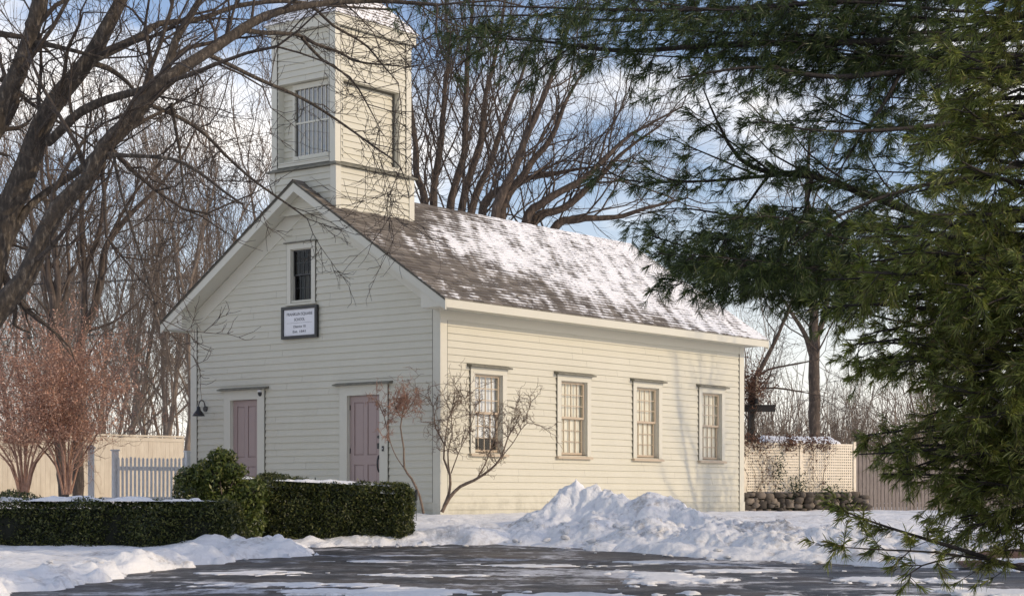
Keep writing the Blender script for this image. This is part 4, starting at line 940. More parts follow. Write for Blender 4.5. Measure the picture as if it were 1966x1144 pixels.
laid_tree('forked_tree', 'slim bare tree with two long right-leaning stems behind the rusty shrub', tuple(at(150, 960, DM + 2)),
          [([(148, 962, DM + 2, .18), (152, 780, DM + 2, .165), (144, 715, DM + 2, .15), (162, 640, DM + 2, .14), (178, 600, DM + 2, .12), (192, 545, DM + 2, .11), (201, 483, DM + 2, .10), (245, 418, DM + 2, .085), (306, 357, DM + 2, .06), (345, 309, DM + 2, .045), (375, 250, DM + 2, .03)], .35),
           ([(162, 640, DM + 2, .11), (162, 518, DM + 2, .09), (157, 431, DM + 2, .08), (157, 350, DM + 2, .06), (165, 250, DM + 2, .04)], .2),
           ([(162, 520, DM + 2, .08), (183, 470, DM + 2, .08), (195, 420, DM + 2, .065), (200, 370, DM + 2, .05), (222, 300, DM + 2, .035)], .2),
           ([(201, 483, DM + 2, .07), (225, 430, DM + 2, .06), (260, 370, DM + 2, .045), (300, 320, DM + 2, .03)], .3),
           ([(170, 635, DM + 2, .05), (215, 620, DM + 2, .04), (250, 595, DM + 2, .03), (285, 560, DM + 2, .015)], .2)],
          12, mats_m, twl=2.4, dens=1.1, twig=dict(wob=.25, up=.12), part='stem0', bias=(0, 0, .5))
# multi-stem tree behind the roof
DB = 62.0
fan = [[(835, 640), (815, 400), (800, 330), (792, 220), (770, 100), (740, 0)], [(845, 640), (832, 400), (845, 290), (850, 200), (860, 100), (850, -60)],
       [(860, 640), (866, 400), (893, 280), (895, 150), (905, 30), (915, -60)], [(875, 640), (888, 400), (920, 280), (932, 190), (960, 60), (975, -40)],
       [(890, 640), (905, 410), (945, 310), (965, 240), (1000, 150), (1035, 30)]]
laid_tree('multi_stem_tree', 'tall many-stemmed bare tree rising behind the roof just right of the tower', tuple(at(855, 950, DB)),
          [([(855, 955, DB, .35), (852, 800, DB, .32), (850, 640, DB, .3)], 1.0)] + [([(a, b, DB + i * .5, .19 - .155 * k / 5) for k, (a, b) in enumerate(P)], .3) for i, P in enumerate(fan)], 13, mats_m, twl=2.4, dens=2.2, twig=dict(wob=.22, up=.15), part='stem0', bias=(0, 0, .6))
fan = [[(980, 640), (950, 420), (990, 320), (1018, 250), (1050, 170), (1090, 60), (1110, 0)], [(1000, 640), (965, 420), (1010, 330), (1060, 260), (1090, 190), (1130, 120)],
       [(1010, 650), (1005, 435), (1050, 385), (1120, 345), (1160, 305), (1210, 260), (1310, 205)], [(1020, 650), (1020, 440), (1080, 400), (1150, 340), (1200, 290), (1270, 240)],
       [(1030, 650), (1060, 450), (1110, 422), (1180, 417), (1240, 400), (1320, 380)], [(1000, 640), (925, 410), (1000, 350), (1080, 330), (1140, 320)]]
laid_tree('multi_stem_tree', 'wide spreading bare tree with right-leaning stems behind the snowy roof', tuple(at(1010, 950, DB - 6)),
          [([(1010, 955, DB - 6, .36), (1006, 800, DB - 6, .33), (1004, 640, DB - 6, .3)], 1.0)] + [([(a, b, DB - 6 + i * .5, .20 - .17 * k / (len(P) - 1)) for k, (a, b) in enumerate(P)], .3) for i, P in enumerate(fan)], 14, mats_m, twl=2.3, dens=2.3, twig=dict(wob=.25, up=.08), part='stem0', bias=(.25, 0, .4))
laid_tree('tall_tree', 'straight grey-brown tree above the lattice fence', tuple(at(1565, 955, 66)),
          [([(1566, 958, 66, .26), (1565, 830, 66, .25), (1564, 700, 66, .23), (1562, 600, 66, .2), (1556, 500, 66, .15), (1550, 380, 66, .1), (1555, 250, 66, .05)], .3),
           ([(1564, 700, 66, .12), (1545, 640, 66, .1), (1520, 600, 66, .08), (1490, 560, 66, .05), (1440, 540, 66, .03)], .2),
           ([(1562, 660, 66, .13), (1585, 600, 66, .11), (1592, 540, 66, .09), (1620, 470, 66, .05)], .2)],
          15, mats_m, twl=3.0, dens=.9, twig=dict(wob=.25, up=.1), part='stem0', bias=(0, 0, .4))
laid_tree('leaning_tree', 'thin dark tree leaning right beside the rear corner of the schoolhouse', tuple(at(1440, 985, 49)),
          [([(1438, 990, 49, .10), (1440, 850, 49, .09), (1445, 745, 49, .08), (1470, 690, 49, .07), (1495, 640, 49, .055), (1515, 590, 49, .045), (1530, 550, 49, .03), (1550, 520, 49, .02)], .15),
           ([(1452, 725, 49, .04), (1475, 710, 49, .035), (1520, 700, 49, .03), (1570, 690, 49, .015)], .1),
           ([(1446, 745, 49, .03), (1490, 745, 49, .03), (1540, 752, 49, .02), (1580, 760, 49, .01)], .1)],
          16, mats_m, twl=1.6, dens=1.8, twig=dict(wob=.3, up=.05), part='stem0', bias=(.2, 0, .2))
# a bare tree right of the frame: its shadow falls on the rear of the long wall
tree_obj('bare_tree', 'bare tree just outside the right edge beyond the pine', (15.2, 38.7, 1.2), 10.5, .17, 21, 4, stems=[((-.05, 0, 1), 1, 1), ((.25, .1, 1), .9, .8)], up=.12)

# generic background trees
protos = []
for k, (H_, r, sd_, st) in enumerate([(17, .13, 101, None), (19, .16, 102, [((.1, 0, 1), 1, 1), ((-.25, .1, 1), .9, .8)]), (15, .10, 103, None), (18, .125, 104, [((.2, .1, 1), 1, .9), ((-.1, -.1, 1), 1, 1), ((-.35, .2, 1), .8, .6)]), (13, .08, 105, None), (16, .11, 106, [((-.15, 0, 1), 1, 1)])]):
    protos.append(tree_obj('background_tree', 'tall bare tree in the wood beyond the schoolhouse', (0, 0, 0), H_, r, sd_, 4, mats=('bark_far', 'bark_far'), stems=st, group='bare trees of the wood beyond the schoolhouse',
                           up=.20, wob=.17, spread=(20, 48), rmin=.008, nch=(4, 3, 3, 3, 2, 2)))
rng = random.Random(99); used = [False] * 6
def bgtree(px, D, s=None, k=None):
    k = rng.randrange(6) if k is None else k; p = at(px, 0, D); loc = (p[0], D, 1.15); s = s or rng.uniform(.75, 1.15); rz = rng.uniform(0, 6.28)
    if not used[k]:
        used[k] = True; o = protos[k]; o.location = loc; o.rotation_euler = (0, 0, rz); o.scale = (s, s, s); return o
    return copy_tree(protos[k], loc, rz, s)
for px in range(-60, 400, 50): bgtree(px + rng.uniform(-20, 20), rng.uniform(58, 80))
for px in range(-80, 560, 46): bgtree(px + rng.uniform(-15, 15), rng.uniform(85, 125))
for px in range(420, 1420, 110): bgtree(px + rng.uniform(-30, 30), rng.uniform(80, 120), rng.uniform(.5, .8))
for px in range(1420, 2020, 40): bgtree(px + rng.uniform(-15, 15), rng.uniform(85, 125), rng.uniform(.4, .65))
for (px, D, s, k) in ((350, 58, .8, 1), (318, 62, .9, 3), (235, 64, 1.0, 5), (20, 52, .9, 0), (455, 66, 1.05, 3), (500, 72, .95, 1), (1800, 70, .8, 3)): bgtree(px, D, s, k)
# the far thicket: nobody could count its stems
rs = np.random.RandomState(5); T = Tubes()
for k in range(3600):
    right = rs.uniform() < .62
    px = rs.uniform(1380, 2050) if right else rs.uniform(-100, 1380); D = rs.uniform(80, 150); p = at(px, 0, D); h = rs.uniform(2.0, 8.0) * rs.uniform(.6, 1) if right else rs.uniform(1.5, 6); n = 6
    P = np.zeros((n, 3)); P[:, 0] = p[0] + np.cumsum(rs.normal(scale=.10, size=n)) + np.linspace(0, rs.normal(scale=.9), n); P[:, 1] = D + np.cumsum(rs.normal(scale=.1, size=n)); P[:, 2] = 1.0 + np.linspace(0, h, n)
    T.add(P, np.linspace(rs.uniform(.02, .05), .010, n), 3)
    for b in range(5):
        i = rs.randint(1, n - 1); q = P[i] + 0; L_ = rs.uniform(.6, 1.8); dd = np.array((rs.normal(), rs.normal() * .5, rs.uniform(.3, 1.2)))
        T.add(np.array([q, q + unit(dd) * L_ * .5, q + unit(dd + (0, 0, .4)) * L_]), [.018, .014, .008], 3)
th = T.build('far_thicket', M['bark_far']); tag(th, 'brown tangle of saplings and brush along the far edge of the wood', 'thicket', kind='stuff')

# ------------------------------------------------------------------ shrubs
def fan_shrub(name, label, base, limbs, seed, mats, twl, dens, twig, leaf=None, maxl=4, cat='shrub', nleaf=0, lsize=.03):
    root = laid_tree(name, label, base, limbs, seed, mats, twig, 'stem', cat, maxl, 7, twl, dens, 2, (0, 0, .35)); root['category'] = cat
    return root
DS = 36.2
fan_shrub('bare_shrub', 'bare many-branched shrub at the near wall corner before the first window', tuple(at(848, 978, 34.6)),
          [([(848, 982, 34.6, .045), (862, 955, 34.6, .042), (884, 933, 34.6, .038), (910, 922, 34.5, .033), (940, 903, 34.4, .025), (962, 878, 34.3, .02), (975, 840, 34.3, .015), (992, 812, 34.3, .010)], .5),
           ([(852, 972, 34.6, .035), (862, 945, 34.7, .032), (864, 912, 34.7, .028), (852, 880, 34.7, .022), (853, 852, 34.7, .018), (836, 820, 34.7, .014), (832, 780, 34.7, .010), (820, 762, 34.7, .006)], .45),
           ([(864, 912, 34.7, .018), (860, 870, 34.8, .014), (868, 830, 34.8, .011), (866, 790, 34.8, .007), (872, 765, 34.8, .004)], .3),
           ([(866, 908, 34.6, .014), (880, 870, 34.4, .011), (892, 845, 34.4, .008), (905, 815, 34.4, .005)], .3),
           ([(915, 920, 34.5, .018), (932, 890, 34.5, .014), (942, 862, 34.5, .011), (952, 830, 34.5, .010), (948, 790, 34.5, .007)], .3),
           ([(960, 880, 34.3, .012), (985, 850, 34.2, .009), (1000, 825, 34.2, .006), (1012, 812, 34.2, .004)], .3),
           ([(853, 852, 34.7, .012), (862, 800, 34.6, .009), (880, 770, 34.6, .005)], .3)],
          31, ('shrub_bark', 'shrub_bark'), .42, 9.0, dict(wob=.35, up=.12, nch=(3, 3, 3, 3, 2, 2), droop=0), maxl=4)
fan_shrub('bare_shrub', 'thin pale shrub with a tufted reddish top beside the right door', tuple(at(815, 980, 34.2)),
          [([(813, 985, 34.2, .030), (805, 950, 34.2, .026), (790, 918, 34.2, .024), (776, 898, 34.2, .022), (775, 860, 34.2, .018), (769, 820, 34.2, .015), (774, 792, 34.2, .012), (776, 775, 34.2, .008)], .8),
           ([(776, 898, 34.2, .012), (762, 878, 34.3, .008), (750, 850, 34.3, .006), (738, 800, 34.3, .005), (722, 765, 34.3, .003)], .5),
           ([(772, 805, 34.2, .010), (762, 790, 34.1, .008), (756, 770, 34.1, .005)], .1), ([(773, 800, 34.2, .010), (784, 786, 34.3, .008), (796, 766, 34.3, .005)], .1), ([(773, 800, 34.2, .010), (770, 780, 34.3, .008), (765, 764, 34.3, .005)], .1)],
          32, ('shrub_bark', 'rust_twig'), .30, 13.0, dict(wob=.4, up=.15), maxl=4)
def rusty(label, px, py, D, wpx, hpx, seed, nst=11, group=None):
    rs = np.random.RandomState(seed); base = at(px, py, D); base[2] = float(ground_z(base[0], D)) - .02; limbs = []
    for k in range(nst):
        a = (k + .5) / nst * 2 - 1; dx = a * wpx; top = hpx * (1 - .35 * a * a) * rs.uniform(.75, 1); dd = rs.uniform(-.9, .9)
        limbs.append(([(px + a * 8, py + 5, D, .032), (px + dx * .25 + rs.uniform(-5, 5), py - top * .35, D + dd * .3, .024), (px + dx * .65, py - top * .68, D + dd * .7, .016), (px + dx * .9, py - top * .95, D + dd, .008)], .35))
    root = laid_tree('rusty_shrub', label, tuple(base), limbs, seed, ('rust_twig', 'rust_twig'), dict(wob=.3, up=.15), 'stem', 'shrub', 4, 5, .95, 3.6, 2, (0, 0, .25))
    # buds and small persistent leaves
    tw = [c for c in root.children if c.name.startswith('twigs')][0]; n = len(tw.data.vertices); co = np.empty(n * 3, np.float32); tw.data.vertices.foreach_get('co', co); co = co.reshape(-1, 3)
    k = rs.choice(n, min(n, 9000), replace=False); C = co[k] + rs.normal(scale=.05, size=(len(k), 3)); C = C[C[:, 2] > 1.15]
    leaf_cloud('foliage', C, np.zeros_like(C), .034, M['rustleaf'], root, rs, 1.6)
rusty('wide rusty-orange shrub at the left edge with pale fanned stems', 45, 945, 37.3, 115, 250, 41, 12)
rusty('rusty-orange shrub right of the widest one, reaching towards the fence gate', 128, 943, 37.0, 100, 235, 42, 12)

# ------------------------------------------------------------------ fences and yard things
def board_fence(name, label, A, B, z0, h, bw, gap, th, mat, rails=(0.2, 0.8), posts=3, cap=None, pointed=False, cat='fence', post=None, snow=False):
    A, B = np.array(A, float), np.array(B, float); L_ = np.linalg.norm(B - A); yaw = math.atan2(B[1] - A[1], B[0] - A[0])
    root = empty(name, (A[0], A[1], z0), yaw); tag(root, label, cat); m = MB(); x = 0; r = random.Random(8)
    while x + bw <= L_ + .001:
        hh = h * (1 + r.uniform(-.012, .012)); y = r.uniform(-.002, .002)
        if pointed:
            m.box(x, x + bw, y, y + th, .06, hh - bw * .6); m.hexa([(x, y, hh - bw * .6), (x + bw, y, hh - bw * .6), (x + bw, y + th, hh - bw * .6), (x, y + th, hh - bw * .6), (x + bw * .4, y, hh), (x + bw * .6, y, hh), (x + bw * .6, y + th, hh), (x + bw * .4, y + th, hh)])
        else: m.box(x, x + bw, y, y + th, .03, hh)
        x += bw + gap
    m.build('picket' if pointed else 'boards', mat, root)
    m = MB()
    for f_ in rails: m.box(0, L_, th + .004, th + .045, h * f_ - .04, h * f_ + .04)
    m.build('rail', mat, root)
    for k in range(posts):
        m = MB(); x = L_ * k / max(1, posts - 1); s = .055; hp = h + (post if post else .02)
        m.box(x - s, x + s, th + .047, th + .047 + 2 * s, -.3, hp)
        if post: m.box(x - s - .02, x + s + .02, th + .027, th + .067 + 2 * s, hp + .001, hp + .03)
        m.build('post', mat, root)
    if cap:
        m = MB(); m.box(-.02, L_ + .02, -.03, th + .06, h + .012, h + .012 + cap); m.box(-.02, L_ + .02, -.018, -.006, h - .12, h - .03); m.build('cap_rail', mat, root)
    return root
board_fence('picket_fence', 'grey pointed picket fence joining the left corner of the schoolhouse', at(226, 950, 38.6)[:2], at(366, 950, 39.6)[:2], 1.42, 1.06, .045, .048, .02, M['picket'], (.18, .78), 2, None, True, post=.13)
gp = empty('gate_post', (*at(175, 950, 38.4)[:2], 1.2)); tag(gp, 'lone grey gate post with a flat cap left of the picket fence', 'post')
m = MB(); m.box(-.055, .055, -.055, .055, -.3, 1.45); m.build('shaft', M['picket'], gp); m = MB(); m.box(-.08, .08, -.08, .08, 1.451, 1.48); m.hexa([(-.07, -.07, 1.481), (.07, -.07, 1.481), (.07, .07, 1.481), (-.07, .07, 1.481), (-.02, -.02, 1.53), (.02, -.02, 1.53), (.02, .02, 1.53), (-.02, .02, 1.53)]); m.build('cap', M['picket'], gp)
board_fence('board_fence', 'sunlit cream solid board fence with cap rail behind the picket fence', at(-60, 950, 51)[:2], at(352, 950, 55.5)[:2], 1.55, 1.88, .14, .004, .02, M['creamfence'], (.15, .85), 8, .05)
board_fence('wood_fence', 'weathered grey-brown upright board fence right of the lattice', at(1642, 950, 47.5)[:2], at(2080, 950, 50)[:2], 1.2, 1.62, .09, .02, .02, M['greywood'], (.15, .85), 5)
# lattice fence
LA, LB = at(1430, 950, 44.2), at(1640, 950, 45.9); LL = math.hypot(LB[0] - LA[0], LB[1] - LA[1])
lf = empty('lattice_fence', (LA[0], LA[1], 1.78), math.atan2(LB[1] - LA[1], LB[0] - LA[0])); tag(lf, 'cream square-lattice fence with vines on the low stone wall', 'fence')
PH = 1.13
for (x0, x1) in ((.06, LL / 2 - .05), (LL / 2 + .05, LL - .06)):
    m = MB(); nv = int((x1 - x0) / .060); nh = int(PH / .070)
    for k in range(nv): x = x0 + (k + .5) * (x1 - x0) / nv; m.box(x - .0155, x + .0155, 0.0, .007, .05, PH)
    for k in range(nh): z = .05 + (k + .5) * (PH - .05) / nh; m.box(x0, x1, -.008, -.001, z - .020, z + .020)
    m.box(x0, x1, -.016, .014, .0, .05); m.box(x0, x1, -.016, .014, PH, PH + .05); m.build('lattice_panel', M['latticepaint'], lf)
for x in (0, LL / 2, LL):
    m = MB(); m.box(x - .04, x + .04, -.03, .05, -.15, PH + .12); m.build('post', M['latticepaint'], lf)
# stone wall
rs = np.random.RandomState(3); sw = empty('stone_wall', (LA[0], LA[1] - .15, 1.15), math.atan2(LB[1] - LA[1], LB[0] - LA[0])); tag(sw, 'low dry stone wall carrying the lattice fence', 'wall')
m = MB(); x = -.1
for row in range(5):
    x = -.15 + rs.uniform(-.1, 0)
    while x < LL + .25:
        wdt, hgt = rs.uniform(.09, .34), rs.uniform(.09, .19); c = (x + wdt / 2, rs.uniform(-.06, .06), .05 + row * .118 + rs.uniform(-.035, .035))
        prof = [(.02, -.5), (.8, -.42), (1.0, 0), (.82, .42), (.02, .5)]; i = len(m.v); n = 8
        for (q, h_) in prof:
            for k in range(n): a = 2 * math.pi * k / n; s = q * rs.uniform(.66, 1.2); m.v.append((c[0] + s * math.cos(a) * wdt * .55, c[1] + s * math.sin(a) * .2, c[2] + h_ * hgt * 1.1))
        for j in range(4):
            for k in range(n): m.f.append((i + j * n + k, i + j * n + (k + 1) % n, i + (j + 1) * n + (k + 1) % n, i + (j + 1) * n + k))
        x += wdt * 1.02
m.build('stones', M['stone'], sw, True)
m = MB(); m.box(-.1, LL + .15, .0, .2, -.1, .6); m.build('core', M['yew_core'], sw)
# vines on the lattice
vn = empty('dead_vine', (LA[0], LA[1] - .05, 1.2), lf.rotation_euler.z); tag(vn, 'brown dead vine tangled over the lattice and its top rail', 'vine')
rs = np.random.RandomState(17); T = Tubes(); LC = []
for k in range(16):
    x = rs.choice([.15, .45, .75, 1.35, 1.95, 2.2]) + rs.normal(scale=.12); z = rs.uniform(0.2, .6); P = [(x, -.03, z)]
    for j in range(9):
        x += rs.normal(scale=.09); z = min(1.78, z + rs.uniform(.02, .26)); P.append((x, -.03 + rs.normal(scale=.03), z))
    P = np.array(P); P[:, 0] = np.clip(P[:, 0], -.02, LL + .05); T.add(spline(P, .08), np.full(len(spline(P, .08)), .005), 4)
    LC += [P[j] + rs.normal(scale=.05, size=3) for j in rs.randint(2, 10, 16)]
for k in range(1500): LC.append((np.clip(rs.choice([.1, .5, 1.3, 1.35, 1.9, 2.4]) + rs.normal(scale=.16), -.05, LL + .1), rs.normal(scale=.06), 1.76 + rs.normal(scale=.11)))
T.build('stem', M['bark_mid'], vn); LC = np.array(LC); leaf_cloud('foliage', LC, np.zeros_like(LC), .05, M['vineleaf'], vn, rs, 1.3)
iv = empty('ivy', (LA[0], LA[1] - .12, 1.2), lf.rotation_euler.z); tag(iv, 'dark green ivy patches at the middle of the lattice and along the stone wall', 'ivy')
C = []
for (x, z, sx, sz, n) in ((1.0, 1.1, .10, .25, 260), (1.55, .75, .16, .16, 260), (1.1, .35, .25, .15, 300), (1.9, .35, .35, .15, 500), (2.6, .4, .3, .2, 500)): C += [(x + rs.normal(scale=sx), rs.normal(scale=.05) - .05, z + rs.normal(scale=sz)) for _ in range(n)]
C = np.array(C); C[:, 2] = np.maximum(C[:, 2], .02); leaf_cloud('foliage', C, np.zeros_like(C), .05, M['ivy'], iv, rs, 1.2)
T = Tubes()
for x in (1.0, 1.5, 1.9, 2.5): P = np.array([(x, -.12, -.05), (x + .05, -.1, .3), (x - .03, -.05, .7)]); T.add(P, [.01, .008, .004], 5)
T.build('stem', M['bark_mid'], iv)
# arbor behind the rear corner
pb = at(1444, 950, 47); ar = empty('wooden_arbor', (pb[0], pb[1], 1.2)); tag(ar, 'dark timber arbor post and beams behind the rear corner', 'arbor')
def zz_(py, D): return EYE + (HY - py) / F * D - 1.2
m = MB(); m.box(-.06, .06, -.06, .06, -.3, zz_(755, 47)); m.build('post', M['darkwood'], ar)
m = MB(); m.box(-1.9, -1.78, -.06, .06, -.3, zz_(755, 47)); m.build('post', M['darkwood'], ar)
m = MB(); m.box(-2.2, .58, -.10, -.061, zz_(790, 47), zz_(777, 47)); m.build('beam', M['darkwood'], ar)
m = MB(); m.box(-2.2, .58, .061, .10, zz_(790, 47), zz_(777, 47)); m.build('beam', M['darkwood'], ar)
for k in range(5):
    m = MB(); x = -1.9 + k * .49; m.box(x - .02, x + .02, -.5, .9, zz_(776, 47), zz_(766, 47)); m.build('rafter', M['darkwood'], ar)
m = MB(); m.box(.10, .16, -.02, .04, zz_(776, 47), zz_(722, 47)); m.build('finial_post', M['latticepaint'], ar)
av = empty('arbor_vine', (pb[0], pb[1], 1.2)); tag(av, 'rust-brown vine mass on top of the dark arbor', 'vine'); C = np.stack([rs.normal(-.05, .25, 2200), rs.normal(0, .2, 2200), zz_(745, 47) + rs.normal(0, .28, 2200)], 1)
leaf_cloud('foliage', C, np.zeros_like(C), .05, M['vineleaf'], av, rs, 1.4)
T = Tubes()
for k in range(24):
    P = [np.array((rs.uniform(-.1, .1), -.08, rs.uniform(0, 1.8)))]
    for j in range(7): P.append(P[-1] + (rs.normal(scale=.12), rs.normal(scale=.08), rs.uniform(.05, .35)))
    T.add(np.array(P), np.linspace(.012, .005, 8), 4)
T.build('stem', M['bark_mid'], av)
# shed with a snowy flat roof, behind the lattice
sh = empty('garden_shed', (*at(1540, 950, 55)[:2], 1.45)); tag(sh, 'low shed behind the lattice with snow lying on its roof', 'shed')
m = MB(); m.box(-1.05, .9, -.6, .9, -.55, 1.66); m.build('wall', M['greywood'], sh)
m = MB(); m.hexa([(-1.2, -.75, 1.66), (1.05, -.75, 1.66), (1.05, 1.0, 1.72), (-1.2, 1.0, 1.72), (-1.2, -.75, 1.72), (1.05, -.75, 1.72), (1.05, 1.0, 1.9), (-1.2, 1.0, 1.9)]); m.build('roof', M['cap'], sh)
xs, ys = np.linspace(-1.2, 1.05, 50), np.linspace(-.75, 1.0, 30); X, Y = np.meshgrid(xs, ys); e_ = np.clip(np.minimum(np.minimum(X + 1.2, 1.05 - X), np.minimum(Y + .75, 1 - Y)) / .12, 0, 1)
Z = 1.72 + (Y + .75) / 1.75 * .18 + .003 + .15 * np.sqrt(e_) + .03 * fbm(X * 2, Y * 2, seed=4); V = np.stack([X, Y, Z], -1).reshape(-1, 3); i = np.arange(29)[:, None] * 50 + np.arange(49)[None, :]
link_mesh('snow_cap', np_mesh('snow_cap', V, np.stack([i, i + 1, i + 51, i + 50], -1).reshape(-1, 4), True), M['snow_clean'], sh)
# path light
gz = float(ground_z(at(799, 980, 33.3)[0], 33.3)); pl = empty('path_light', (at(799, 980, 33.3)[0], 33.3, gz)); tag(pl, 'black path light on a thin stake between the hedge end and wall corner', 'path light')
m = MB(); m.lathe((0, 0, -.1), [(.007, 0), (.007, .46)], 8); m.build('stake', M['wire'], pl); m = MB(); m.lathe((0, 0, .36), [(.02, 0), (.028, .01), (.028, .17), (.034, .18), (.01, .2)], 14); m.build('head', M['black'], pl)
# driveway marker stick near the pile
mk_ = empty('marker_stick', (at(1052, 985, 33.6)[0], 33.6, 1.05)); tag(mk_, 'thin dark stick standing in snow left of the pile peak', 'stick'); m = MB(); m.lathe((0, 0, -.1), [(.006, 0), (.004, .62)], 6); m.build('rod', M['wire'], mk_)
# utility pole and wires
up_ = empty('utility_pole', (*at(375, 900, 70)[:2], 1.0)); tag(up_, 'utility pole top showing beside the left roof slope', 'utility pole')
m = MB(); m.lathe((0, 0, -.3), [(.13, 0), (.10, 9.9)], 10); m.build('pole', M['bark_mid'], up_); m = MB(); m.box(-.5, .5, -.16, -.10, 8.9, 9.0); m.build('crossarm', M['bark_mid'], up_)
for x in (-.42, .42): m = MB(); m.lathe((x, -.13, 9.0), [(.035, 0), (.045, .05), (.02, .12)], 8); m.build('insulator', M['chrome'], up_)
uw = empty('utility_wire', (*at(375, 900, 70)[:2], 9.9)); tag(uw, 'thin black overhead wires running left from the utility pole', 'wire')
for (dx, zz) in ((-.42, .1), (.42, .1)):
    T = Tubes(); P = np.array([(dx - 34 * t, -8 * t, zz - 3.2 * t * (1 - t)) for t in np.linspace(0, 1, 24)]); T.add(P, np.full(24, .018), 4); T.build('wire', M['wire'], uw)
T = Tubes(); P = np.array([(.0 - 34 * t, -8 * t - .1, -1.9 - 3.0 * t * (1 - t)) for t in np.linspace(0, 1, 24)]); T.add(P, np.full(24, .022), 4); T.build('wire', M['wire'], uw)

# ------------------------------------------------------------------ pines
def tufts(C, D_, rs, n=24, ln=.13, wd=.0052, droop=.35):
    """C centres, D_ directions: a brush of needles at each"""
    m = len(C); C = np.repeat(C, n, 0); D2 = np.repeat(D_, n, 0); k = m * n
    a = rs.uniform(0, 2 * math.pi, k); sp = rs.uniform(.15, .95, k)
    ref = rs.normal(size=(k, 3)); U = np.cross(D2, ref); U /= np.linalg.norm(U, axis=1)[:, None] + 1e-9
    nd = D2 * (1 - .45 * sp)[:, None] + U * sp[:, None]; nd[:, 2] -= droop * rs.uniform(.3, 1.2, k); nd /= np.linalg.norm(nd, axis=1)[:, None]
    base = C - D2 * rs.uniform(0, .10, k)[:, None]; L_ = (ln * rs.uniform(.7, 1.15, k))[:, None]
    W = np.cross(nd, rs.normal(size=(k, 3))); W /= np.linalg.norm(W, axis=1)[:, None] + 1e-9; W *= wd
    tip = base + nd * L_; tip[:, 2] -= .012
    return np.stack([base - W * .5, base + W * .5, base + nd * L_ * .6 + W * .6, tip], 1).reshape(-1, 3)
def pine_limb(B_, TU, P, rr, rs, sec=3.6, slen=1.0, droop=.25, t0=.12, tden=7.5):
    ln = np.linalg.norm(np.diff(P, axis=0), axis=1).sum(); cnt = max(3, int(ln * sec)); sgn = 1
    B_.add(P, rr, 7)
    for k in range(cnt):
        t = t0 + (1 - t0) * (k + rs.uniform()) / cnt; i = min(len(P) - 2, int(t * (len(P) - 1))); loc = unit(P[i + 1] - P[i]); sgn = -sgn
        h = unit(np.cross(loc, (0, 0, 1.))) * sgn; a = R(rs.uniform(35, 70)); vz = rs.normal(scale=.35) - droop
        d = unit(loc * math.cos(a) + h * math.sin(a) + np.array((0, 0, vz))); L_ = slen * rs.uniform(.45, 1.25) * (1.15 - .6 * t)
        n = 6; pts = [P[i]]
        for j in range(n): d = unit(d + rs.normal(scale=.10, size=3) + np.array((0, 0, -.03))); pts.append(pts[-1] + d * L_ / n)
        Q = np.array(pts); B_.add(Q, np.linspace(max(.006, rr[i] * .3), .004, n + 1), 4)
        nt_ = max(3, int(L_ * tden))
        for j in range(nt_):
            u = .2 + .8 * (j + rs.uniform()) / nt_; q0 = Q[min(n - 1, int(u * n))] ; q1 = Q[min(n, int(u * n) + 1)]; f = u * n - int(u * n); q = q0 + (q1 - q0) * f
            lo = unit(q1 - q0 + 1e-6); sd_ = unit(np.cross(lo, rs.normal(size=3))); td = unit(lo * .8 + sd_ * rs.uniform(.4, 1.1) + np.array((0, 0, rs.uniform(-.25, .2)))); tl = rs.uniform(.10, .30)
            e = q + td * tl; B_.add(np.array([q, q + td * tl * .5, e]), [.004, .0035, .003], 3); TU.append((e, td))
            if rs.uniform() < .5: TU.append((q + td * tl * .45, td))
        TU.append((Q[-1], d))
def make_pine(name, label, base, trunk, limbs, seed, mat, n_needle=24, ln=.13, **kw):
    rs = np.random.RandomState(seed); root = empty(name, base); tag(root, label, 'pine tree'); b = np.array(base); limbs = [(P, rr * .72, k2) for P, rr, k2 in limbs]; T = Tubes(); T.add(trunk[:, :3] - b, trunk[:, 3], 14); T.build('trunk', M['bark_pine'], root)
    B_ = Tubes(); TU = []
    for (P, rr, k2) in limbs: q = dict(kw); q.update(k2); pine_limb(B_, TU, P - b, rr, rs, **q)
    B_.build('branches', M['bark_pine'], root)
    C = np.array([t[0] for t in TU]); D_ = np.array([t[1] for t in TU]); V = tufts(C, D_, rs, n_needle, ln)
    link_mesh('needles', np_mesh('needles', V, np.arange(len(V)).reshape(-1, 4)), mat, root); print(name, len(TU), 'tufts'); return root
def plimb(pts, **k):
    Q = np.array([list(at(a, b, D)) + [r] for (a, b, D, r) in pts]); S = spline(Q, .2); return (S[:, :3], np.maximum(S[:, 3], .006), k)
DP = 24.0; TXp = 8.14
tr = np.array([(TXp, DP, -.1 + z, .34 - .022 * z) for z in np.linspace(0, 15, 14)])
